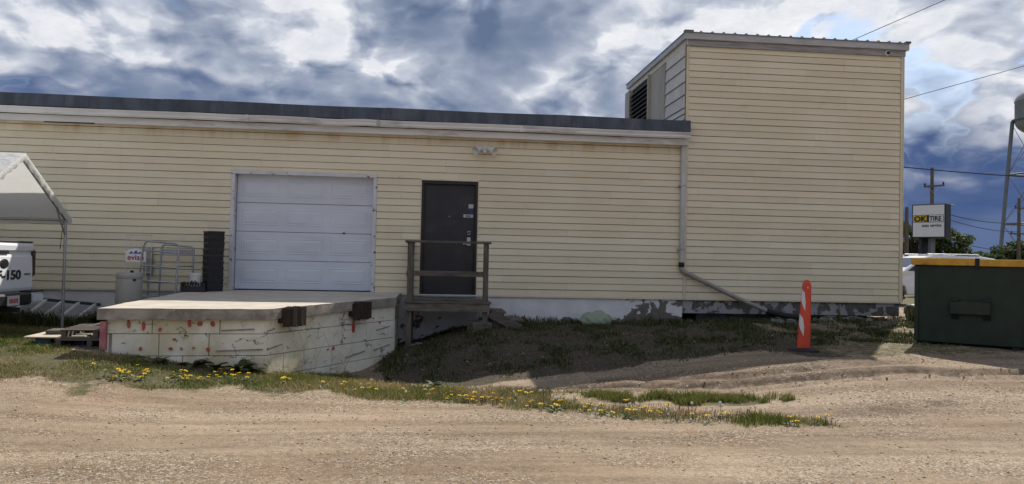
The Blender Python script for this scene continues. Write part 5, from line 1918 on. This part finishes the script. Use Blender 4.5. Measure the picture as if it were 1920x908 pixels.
def wire(a, b, sag, r_, label, mid=None):
    a, b = Vector(a), Vector(b)
    pts_ = []
    for k in range(25):
        t_ = k / 24
        p = a.lerp(b, t_)
        p.z -= sag * 4 * t_ * (1 - t_)
        pts_.append(p)
    q = MB().tube(pts_, r_, 6)
    return one(q, 'overhead_wire', 'cable_black', label, 'wire', tuple(a), 'overhead wires')


wire((8.9, 3.6, 6.72), (17.5, 3.6, 10.75), .0, .009, 'thin wire rising steeply to the upper right behind the tall roof')
one(MB().tube([(8.9, 3.6, 6.21), (8.9, 3.6, 6.76)], .025, 8), 'service_mast', 'galvanised', 'short steel service mast on the tall block roof', 'mast', (8.9, 3.6, 6.21))
wire((9.40, 4.36, 5.28), (24.0, 7.0, 9.85), .0, .009, 'thin wire slanting up from the tall block to the right edge')
wire((9.40, 4.38, 4.55), (31.0, 8.5, 5.2), .42, .015, 'thick black cable running level from the tall block past the water tower')
wire((31.3, 30.3, 5.30), (45.2, 40.9, 5.45), .25, .03, 'upper wire strung between the two utility poles')
wire((31.3, 30.3, 5.02), (45.2, 40.9, 4.75), .25, .025, 'lower wire strung between the two utility poles')
wire((31.5, 30.4, 3.75), (45.4, 41.0, 3.35), .3, .025, 'faint low wire strung above the hedge between the poles')

# ------------------------------------------------------------------ water tower
WX, WY = 109.7, 114.5
wtw = thing('water_tower', 'tall steel water tower with rounded tank at the right edge', 'water tower', (WX, WY, .5))
ZTK = 29.4
m = MB()
prof = [(.3, ZTK - 3.0)] + [(4.0 * math.cos(t_), ZTK + 2.8 * math.sin(t_)) for t_ in np.linspace(-1.45, 0, 9)] + [(4.0, ZTK + 3.3)] + \
       [(4.1 * math.cos(t_), ZTK + 3.3 + 2.6 * math.sin(t_)) for t_ in np.linspace(0.05, 1.5, 8)]
m.lathe(prof, 32, (WX, WY, 0))
m.build('tank', 'tank_silver', wtw, smooth=True)
m = MB()
m.lathe([(3.95, ZTK - .05), (4.5, ZTK - .05), (4.5, ZTK + .12), (3.95, ZTK + .12)], 32, (WX, WY, 0))
m.build('balcony', 'tower_steel', wtw)
legs = []
for k in range(4):
    an = 2.39 + k * math.pi / 2
    tp = Vector((WX + 4.3 * math.cos(an), WY + 4.3 * math.sin(an), ZTK))
    bt = Vector((WX + 6.4 * math.cos(an), WY + 6.4 * math.sin(an), .3))
    legs.append((tp, bt))
    MB().tube([bt, tp], .34, 10).build('leg', 'tower_steel', wtw, smooth=True)
for f in (.345, .66):
    for k in range(4):
        p = legs[k][1].lerp(legs[k][0], f)
        q = legs[(k + 1) % 4][1].lerp(legs[(k + 1) % 4][0], f)
        MB().tube([p, q], .16, 8).build('strut', 'tower_steel', wtw)
for f0, f1 in ((.01, .345), (.345, .66), (.66, .98)):
    for k in range(4):
        for (a_, b_) in ((f0, f1), (f1, f0)):
            p = legs[k][1].lerp(legs[k][0], a_)
            q = legs[(k + 1) % 4][1].lerp(legs[(k + 1) % 4][0], b_)
            MB().tube([p, q], .05, 6).build('tie_rod', 'tower_steel', wtw)
MB().tube([(WX, WY, .3), (WX, WY, ZTK - 2.8)], .55, 12).build('riser', 'tower_steel', wtw, smooth=True)

# ------------------------------------------------------------------ red-roofed shed far behind
sh = thing('shed', 'low red-brown shed far behind the white vehicle', 'shed', (40.0, 44.0, .5))
MB().box(35, 44, 44, 49, .2, 2.1).build('wall', 'shed_red', sh)
MB().add([(34.6, 43.6, 2.1), (44.4, 43.6, 2.1), (44.4, 46.5, 2.85), (34.6, 46.5, 2.85), (44.4, 49.4, 2.1), (34.6, 49.4, 2.1)], [(0, 1, 2, 3), (3, 2, 4, 5), (0, 3, 5), (1, 4, 2), (0, 5, 4, 1)]).build('roof', 'shed_red', sh)
MB().box(38, 40.2, 43.93, 43.99, .3, 2.0).build('door', 'panel_beige', sh)

# ------------------------------------------------------------------ trees and bushes behind


def leaf_mesh(centers, radii, per, size, seed):
    g = np.random.default_rng(seed)
    V, F, T = [], [], []
    base = 0
    for c_, r_ in zip(centers, radii):
        d_ = g.normal(size=(per, 3))
        d_ /= np.linalg.norm(d_, axis=1)[:, None]
        p = np.array(c_) + d_ * (r_ * g.uniform(.35, 1.05, (per, 1)) ** .6) * np.array([1, 1, .8])
        u = g.normal(size=(per, 3))
        u /= np.linalg.norm(u, axis=1)[:, None]
        w = np.cross(u, g.normal(size=(per, 3)))
        w /= np.linalg.norm(w, axis=1)[:, None]
        s_ = size * g.uniform(.6, 1.4, (per, 1))
        V.append(np.stack([p - u * s_, p + w * s_ * .5, p + u * s_, p - w * s_ * .5], 1).reshape(-1, 3))
        F.append(base + np.arange(per * 4).reshape(-1, 4))
        T.append(np.repeat(np.clip(g.uniform(0, 1) * .5 + g.uniform(0, .5, per), 0, 1), 4))
        base += per * 4
    return np.concatenate(V), np.concatenate(F), np.concatenate(T)


def tree(x, y, h, w, seed, label, size=.16, trunk=True, cat='tree', name='tree', per=170, clumps=26, low=.25):
    z = gh(x, y)
    t_ = thing(name, label, cat, (x, y, z), 0, 'trees and bushes behind the yard')
    r_ = random.Random(seed)
    cs, rs = [], []
    m_ = MB()
    for k in range(clumps):
        an = r_.uniform(0, 6.283)
        zz = r_.uniform(low, .93)
        rad = w * math.sqrt(max(.04, 1 - ((zz - .5) / .52) ** 2)) * r_.uniform(.25, .95)
        c_ = Vector((rad * math.cos(an), rad * math.sin(an), h * zz))
        cs.append(tuple(c_))
        rs.append(w * r_.uniform(.22, .40))
        if k % 3 == 0:
            b0 = Vector((0, 0, h * zz * .55))
            m_.tube([b0, b0.lerp(c_, .5) + Vector((0, 0, .1 * h)), c_], [.05 * w, .03 * w, .012 * w], 6)
    m_.tube([(0, 0, -.2), (.03 * w, 0, h * .35), (0, .03 * w, h * .8)], [.09 * w, .06 * w, .02 * w], 8)
    m_.build('trunk', 'bark', t_, local=True)
    V, F, T = leaf_mesh(cs, rs, per, size, seed)
    o_ = np_mesh('crown', V, F, 'tree_leaves', {'tint': T})
    o_.parent = t_
    return t_


tree(43.8, 52.0, 5.6, 2.4, 1, 'leafy green tree behind the left side of the tire shop sign', clumps=34)
tree(46.6, 51.0, 4.9, 2.1, 2, 'leafy green tree behind the right side of the tire shop sign', clumps=30)
tree(41.2, 52.5, 4.6, 2.0, 3, 'small leafy tree between the tall block and the sign', clumps=24)
for i, (x, y, h, w, lb) in enumerate(((79.5, 88.5, 3.9, 2.6, 'leftmost of the dark bushes below the water tower'), (82.5, 88, 5.2, 3.0, 'taller dark bush below the water tower leg'),
                                      (86.0, 88, 4.9, 3.0, 'rightmost dark bush below the water tower'), (75.5, 89, 2.9, 2.2, 'low dark bush left of the water tower'))):
    tree(x, y, h, w, 10 + i, lb, .26, True, 'bush', 'bush', 120, 24, .08)

# ------------------------------------------------------------------ ground plants


def sample_poly(poly, n, g, margin=0.0):
    P = np.array(poly)
    lo, hi = P.min(0), P.max(0)
    out_ = []
    while sum(map(len, out_)) < n:
        p = g.uniform(lo, hi, (n * 2, 2))
        k = sdf(p[:, 0], p[:, 1], poly) > margin
        out_.append(p[k])
    return np.concatenate(out_)[:n]


def blades(name, P, hgt, wid, tint, mat, label, lean=.5, g=rng):
    n = len(P)
    Z = ground_h(P[:, 0], P[:, 1]) - .006
    an = g.uniform(0, 2 * np.pi, n)
    la = g.uniform(0, 2 * np.pi, n)
    ll = hgt * lean * g.uniform(.1, 1, n)
    ux, uy = np.cos(an) * wid / 2, np.sin(an) * wid / 2
    V = np.zeros((n, 5, 3))
    V[:, 0] = np.stack([P[:, 0] - ux, P[:, 1] - uy, Z], 1)
    V[:, 1] = np.stack([P[:, 0] + ux, P[:, 1] + uy, Z], 1)
    mx, my = np.cos(la) * ll * .35, np.sin(la) * ll * .35
    V[:, 2] = np.stack([P[:, 0] + ux * .8 + mx, P[:, 1] + uy * .8 + my, Z + hgt * .6], 1)
    V[:, 3] = np.stack([P[:, 0] - ux * .8 + mx, P[:, 1] - uy * .8 + my, Z + hgt * .6], 1)
    V[:, 4] = np.stack([P[:, 0] + np.cos(la) * ll, P[:, 1] + np.sin(la) * ll, Z + hgt], 1)
    b = np.arange(n)[:, None] * 5
    tri = np.concatenate([b + [0, 1, 2], b + [0, 2, 3], b + [3, 2, 4]], 0)
    ob = np_mesh(name, V.reshape(-1, 3), tri, mat, {'tint': np.repeat(np.clip(tint, 0, 1), 5)})
    tag(ob, label, kind='stuff')
    return ob


# left lawn + strip along the road
VIS = [(-9.5, .2), (-9.5, -6.6), (-6.5, -5.9)] + LAWN[4:-1] + [(-4.2, .0)]
P = sample_poly(VIS, 170000, rng, -.12)
dens = vnoise(P[:, 0], P[:, 1], 2.2, 31, 3)
edge = sdf(P[:, 0], P[:, 1], LAWN)
strip_k = sstep(-2.2, -.6, P[:, 0])
keep = rng.uniform(0, 1, len(P)) < np.clip((dens - .22 + .03 * strip_k) * 3.0, 0.0, 1) * sstep(-.10, .28, edge + np.where(P[:, 0] < -1.2, 1.3, .7) * (vnoise(P[:, 0], P[:, 1], 1.6, 77, 4) - .5))
# nothing grows under the dock
keep &= ~in_poly(P[:, 0], P[:, 1], [(-4.2, 0), (-4.2, -4.0), (-2.25, -3.8), (-1.0, -1.8), (-.7, 0)])
P, dens = P[keep], dens[keep]
sk_ = sstep(-2.6, -.4, P[:, 0])
hg = rng.uniform(.018, .055, len(P)) * (1 + 1.0 * sk_ * (vnoise(P[:, 0], P[:, 1], 3.0, 8, 2) + .2))
dry = vnoise(P[:, 0], P[:, 1], 1.7, 61, 3)
tn = np.clip(rng.normal(.50, .22, len(P)) + (dry - .45) * 1.4, 0, 1)
blades('grass', P, hg, rng.uniform(.005, .012, len(P)), tn, 'grass_blades', 'short green and straw-coloured grass along the gravel and left lawn', .9)
# taller tufts in the second strip
P = sample_poly(STRIP, 16000, rng, -.06)
k = vnoise(P[:, 0], P[:, 1], 3.2, 15, 3)
P = P[rng.uniform(0, 1, len(P)) < sstep(-.06, .22, sdf(P[:, 0], P[:, 1], STRIP) + .8 * (k - .5)) * np.clip((k - .3) * 4, 0, 1)]
k = vnoise(P[:, 0], P[:, 1], 2.1, 16, 2)
blades('grass_tufts', P, rng.uniform(.03, .09, len(P)) * (.5 + 1.3 * k), rng.uniform(.005, .010, len(P)), np.clip(rng.normal(.42, .2, len(P)), 0, 1), 'grass_blades', 'taller green grass tufts between the two wheel tracks', .6)
# bank in the shade and sunny verge to the right
HV = [(-.9, .0), (-.95, -2.2), (-.6, -3.4), (.3, -3.85), (1.1, -3.85), (1.9, -3.75), (2.7, -3.7), (3.7, -3.55), (4.6, -3.4), (5.2, -3.5), (5.6, -4.0), (6.4, -4.15), (7.3, -4.1), (8.6, -3.9), (10.5, -4.0), (10.5, .8), (9.5, .8), (9.5, .0)]
P = sample_poly(HV, 110000, rng, -.05)
dens = vnoise(P[:, 0], P[:, 1], 2.6, 131, 3)
hs2 = sdf(P[:, 0], P[:, 1], HILL) + .9 * (vnoise(P[:, 0], P[:, 1], 1.9, 33, 3) - .5)
P = P[rng.uniform(0, 1, len(P)) < np.clip((dens - .42) * 3.6, .03, 1) * (.05 + .95 * sstep(-.05, 1.1, hs2))]
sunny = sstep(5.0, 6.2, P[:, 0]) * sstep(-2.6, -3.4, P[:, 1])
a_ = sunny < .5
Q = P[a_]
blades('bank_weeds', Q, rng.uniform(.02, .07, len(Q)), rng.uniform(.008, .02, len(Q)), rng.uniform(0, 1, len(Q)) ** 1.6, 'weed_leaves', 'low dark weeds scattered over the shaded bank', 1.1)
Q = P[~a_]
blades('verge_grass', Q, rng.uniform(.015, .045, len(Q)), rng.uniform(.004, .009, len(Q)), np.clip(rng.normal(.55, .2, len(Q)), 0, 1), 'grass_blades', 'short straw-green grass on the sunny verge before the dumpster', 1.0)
# weeds hugging the foundations
segs = [((1.1, -.14), (4.8, -.14), 1500, .13), ((4.8, -.2), (9.2, -.25), 1300, .11), ((9.35, -.5), (9.75, -.1), 900, .30), ((-8.5, -.62), (-4.5, -.70), 3200, .24), ((-.6, -2.6), (-.6, -.5), 700, .12)]
Q, hh = [], []
for (p, q, n_, h_) in segs:
    t_ = rng.uniform(0, 1, (n_, 1))
    xy = np.array(p) * (1 - t_) + np.array(q) * t_ + rng.normal(0, .09, (n_, 2))
    Q.append(xy)
    hh.append(h_ * rng.uniform(.3, 1.2, n_) * (.35 + 1.1 * vnoise(xy[:, 0], xy[:, 1], 3.1, 88, 2)))
Q, hh = np.concatenate(Q), np.concatenate(hh)
blades('foundation_weeds', Q, hh, rng.uniform(.008, .022, len(Q)), rng.uniform(.0, 1, len(Q)), 'weed_leaves', 'ragged weeds growing along the foot of the foundation', .7)
# reddish dry stalks
P = sample_poly(LAWN[14:30], 2600, rng, -.05)
k = vnoise(P[:, 0], P[:, 1], 2.9, 171, 2)
P = P[k > .54]
blades('dry_stalks', P, rng.uniform(.04, .13, len(P)), rng.uniform(.004, .007, len(P)), rng.uniform(0, 1, len(P)), 'dry_stalks', 'reddish dry weed stalks standing in the roadside strip', .6)

# leafy plants one can tell apart


def leaf_plant(name, x, y, n, ln, wd, up, label, cat, seed, mat='weed_leaves'):
    r_ = random.Random(seed)
    z = gh(x, y)
    t_ = thing(name, label, cat, (x, y, z))
    for k in range(n):
        an = r_.uniform(0, 6.283)
        L_ = ln * r_.uniform(.6, 1.1)
        e = up * r_.uniform(.5, 1.2)
        m_ = MB()
        d_ = Vector((math.cos(an), math.sin(an), 0))
        s_ = Vector((-d_.y, d_.x, 0))
        vs = []
        for i in range(6):
            f = i / 5
            c_ = d_ * (L_ * f * math.cos(e * (1 - .5 * f))) + Vector((0, 0, L_ * (f * math.sin(e) - .45 * f * f)))
            w_ = wd * (math.sin(math.pi * (.08 + .92 * f)) ** .8) * r_.uniform(.85, 1.1) * .5
            vs += [c_ - s_ * w_ + Vector((0, 0, w_ * .35)), c_, c_ + s_ * w_ + Vector((0, 0, w_ * .35))]
        fs = []
        for i in range(5):
            fs += [(3 * i, 3 * i + 1, 3 * i + 4, 3 * i + 3), (3 * i + 1, 3 * i + 2, 3 * i + 5, 3 * i + 4)]
        m_.add(vs, fs)
        ob = m_.build('leaf', mat, t_, local=True, smooth=True)
        at_ = ob.data.attributes.new('tint', 'FLOAT', 'POINT')
        at_.data.foreach_set('value', [r_.uniform(.1, .8)] * len(ob.data.vertices))
    return t_


bur = [(-3.05, -4.12, .26), (-2.78, -4.10, .20), (-2.50, -4.05, .30), (-2.30, -4.08, .24), (-3.45, -4.2, .16), (.05, -3.9, .18), (-.62, -3.2, .20)]
lbs = ['broad-leaved weed at the dock wall, below the left red marks', 'small broad-leaved weed at the foot of the dock front', 'largest broad-leaved weed at the dock front', 'broad-leaved weed next to the dock corner',
       'small broad-leaved weed near the left end of the dock', 'broad-leaved weed in the strip in front of the stoop', 'broad-leaved weed by the right end of the dock']
for i, (x, y, L_) in enumerate(bur):
    leaf_plant('broadleaf_weed', x, y, 14, L_, L_ * .36, 1.0, lbs[i], 'weed', 40 + i)
leaf_plant('thistle', -5.62, -.75, 60, .30, .07, 1.5, 'bushy green thistle growing at the wall left of the drum', 'plant', 77, 'grass_blades')
leaf_plant('thistle', -5.50, -.85, 50, .42, .06, 1.55, 'tall thin-leaved weed growing against the drum', 'plant', 78, 'weed_leaves')
for i, (x, y, h) in enumerate(((-1.78, -3.62, .74), (-1.62, -3.5, .56), (-1.42, -3.42, .66), (-1.25, -3.25, .42))):
    m = MB()
    z = gh(x, y)
    r_ = random.Random(i)
    m.tube([(x, y, z), (x + .05, y, z + h * .5), (x + .16 * (1 if i % 2 else -.5), y, z + h)], [.004, .003, .002], 5)
    for k in range(12):
        f = r_.uniform(.35, .98)
        b0 = Vector((x + .05 * f, y, z + h * f))
        m.tube([b0, b0 + Vector((r_.uniform(-.13, .13), r_.uniform(-.1, .1), r_.uniform(.03, .14)))], .002, 4)
    ob = one(m, 'dry_weed', 'dry_stalks', ['leftmost tall dry weed before the slanted dock face', 'second dry weed from the left before the slanted dock face', 'third dry weed from the left before the slanted dock face', 'rightmost short dry weed before the slanted dock face'][i], 'weed', (x, y, z))
    at_ = ob.data.attributes.new('tint', 'FLOAT', 'POINT')
    at_.data.foreach_set('value', [.9] * len(ob.data.vertices))

# dandelions


def flower_mesh(kind):
    m_ = MB()
    h = {'bloom': .085, 'low': .045, 'seed': .13}[kind]
    m_.tube([(0, 0, -.01), (.006, 0, h * .5), (0, .004, h)], .0025, 5, mat=1)
    if kind == 'seed':
        m_.lathe([(.003, h - .004), (.010, h + .0), (.015, h + .010), (.013, h + .020), (.006, h + .026)], 9, mat=0)
    else:
        r_ = random.Random(4)
        for ring, (n_, L_, e) in enumerate(((12, .023, .15), (10, .018, .6), (6, .011, 1.1))):
            for k in range(n_):
                an = 6.283 * (k + .5 * ring) / n_
                d_ = Vector((math.cos(an), math.sin(an), 0))
                s_ = Vector((-d_.y, d_.x, 0)) * .0042
                p = Vector((0, 0, h)) + d_ * .003
                q = p + d_ * L_ * math.cos(e) + Vector((0, 0, L_ * math.sin(e)))
                m_.add([p - s_ * .6, p + s_ * .6, q + s_, q - s_], [(0, 1, 2, 3)], 0)
    for k in range(5):
        an = 1.2566 * k + .3
        d_ = Vector((math.cos(an), math.sin(an), 0))
        s_ = Vector((-d_.y, d_.x, 0))
        m_.add([d_ * .005, d_ * .05 + s_ * .010 + Vector((0, 0, .02)), d_ * .10 + Vector((0, 0, .018)), d_ * .05 - s_ * .010 + Vector((0, 0, .02))], [(0, 1, 2, 3)], 1)
    return m_.mesh('dandelion', ['seed_white' if kind == 'seed' else 'petal_yellow', 'stem_green'])


FM = {k: flower_mesh(k) for k in ('bloom', 'low', 'seed')}
spots = []


def cluster(cx, cy, sx, sy, n_, kinds):
    for _ in range(n_):
        spots.append((rng.normal(cx, sx), rng.normal(cy, sy), kinds[int(rng.integers(len(kinds)))]))


cluster(-3.50, -4.92, .16, .10, 16, ['low', 'low', 'bloom'])
cluster(-3.05, -4.75, .18, .10, 20, ['low', 'low', 'bloom'])
cluster(-2.55, -4.50, .16, .10, 18, ['low', 'bloom'])
cluster(-1.78, -4.52, .05, .05, 8, ['bloom', 'low'])
cluster(-.9, -4.45, .35, .14, 16, ['bloom', 'bloom', 'seed', 'low', 'low', 'low'])
cluster(-.1, -4.75, .40, .15, 20, ['bloom', 'bloom', 'seed', 'low', 'low', 'low'])
cluster(.75, -5.15, .35, .15, 30, ['bloom', 'low', 'bloom', 'low', 'bloom', 'low', 'seed'])
cluster(1.6, -5.6, .35, .13, 36, ['bloom', 'low', 'bloom', 'low', 'bloom', 'low', 'seed'])
cluster(2.35, -5.95, .30, .12, 34, ['bloom', 'low', 'bloom', 'low', 'bloom', 'low', 'seed'])
cluster(3.2, -6.32, .35, .10, 16, ['bloom', 'low', 'seed'])
cluster(4.0, -6.62, .15, .06, 5, ['bloom', 'low'])
cluster(2.6, -5.25, .35, .10, 5, ['low', 'seed'])
cluster(2.1, -3.0, .8, .4, 5, ['low'])
for (x, y, kd) in spots:
    o = bpy.data.objects.new('dandelion', FM[kd])
    COL.objects.link(o)
    o.location = (x, y, gh(x, y))
    s_ = float(rng.uniform(.65, 1.1))
    o.scale = (s_, s_, s_)
    o.rotation_euler = (float(rng.uniform(-.35, .15)), float(rng.uniform(-.2, .2)), float(rng.uniform(0, 6.28)))
    if kd == 'seed':
        tag(o, 'white dandelion seed head standing in the roadside grass', 'dandelion', 'dandelion seed heads along the road')
    else:
        tag(o, 'yellow dandelion in bloom in the roadside grass', 'dandelion', 'blooming dandelions along the road')

# loose gravel stones
n_st = 60000
P = np.stack([rng.uniform(-6.5, 8.5, n_st), -10.2 + 6.2 * rng.uniform(0, 1, n_st) ** .8], 1)
clear = (sdf(P[:, 0], P[:, 1], LAWN) < -.02) & (sdf(P[:, 0], P[:, 1], STRIP) < 0)
clump = vnoise(P[:, 0], P[:, 1], 1.3, 201, 3)
clear &= rng.uniform(0, 1, n_st) < np.clip((clump - .30) * 3, .12, 1)
P = P[clear]
E_ = sample_poly(HV, 5000, rng, 0)
P = np.concatenate([P, E_])
n_st = len(P)
sz = np.clip(.0040 * (rng.pareto(2.4, n_st) + .8), .003, .020)
Z = ground_h(P[:, 0], P[:, 1])
octa = np.array([(1, 0, 0), (0, 1, 0), (-1, 0, 0), (0, -1, 0), (0, 0, .55), (0, 0, -.55)])
V = octa[None] * sz[:, None, None] * rng.uniform(.6, 1.25, (n_st, 6, 1))
an = rng.uniform(0, 6.28, n_st)
ca, sa = np.cos(an)[:, None], np.sin(an)[:, None]
V = np.stack([V[..., 0] * ca - V[..., 1] * sa * .8, V[..., 0] * sa + V[..., 1] * ca * .8, V[..., 2]], -1)
V += np.stack([P[:, 0], P[:, 1], Z + sz * .05], 1)[:, None]
of = np.array([(0, 1, 4), (1, 2, 4), (2, 3, 4), (3, 0, 4), (1, 0, 5), (2, 1, 5), (3, 2, 5), (0, 3, 5)])
F = (np.arange(n_st)[:, None, None] * 6 + of[None]).reshape(-1, 3)
st_ = np_mesh('gravel_stones', V.reshape(-1, 3), F, 'gravel_stone', {'tint': np.repeat(rng.uniform(.22, 1, n_st), 6)})
tag(st_, 'loose gravel stones strewn over the tan road', kind='stuff')
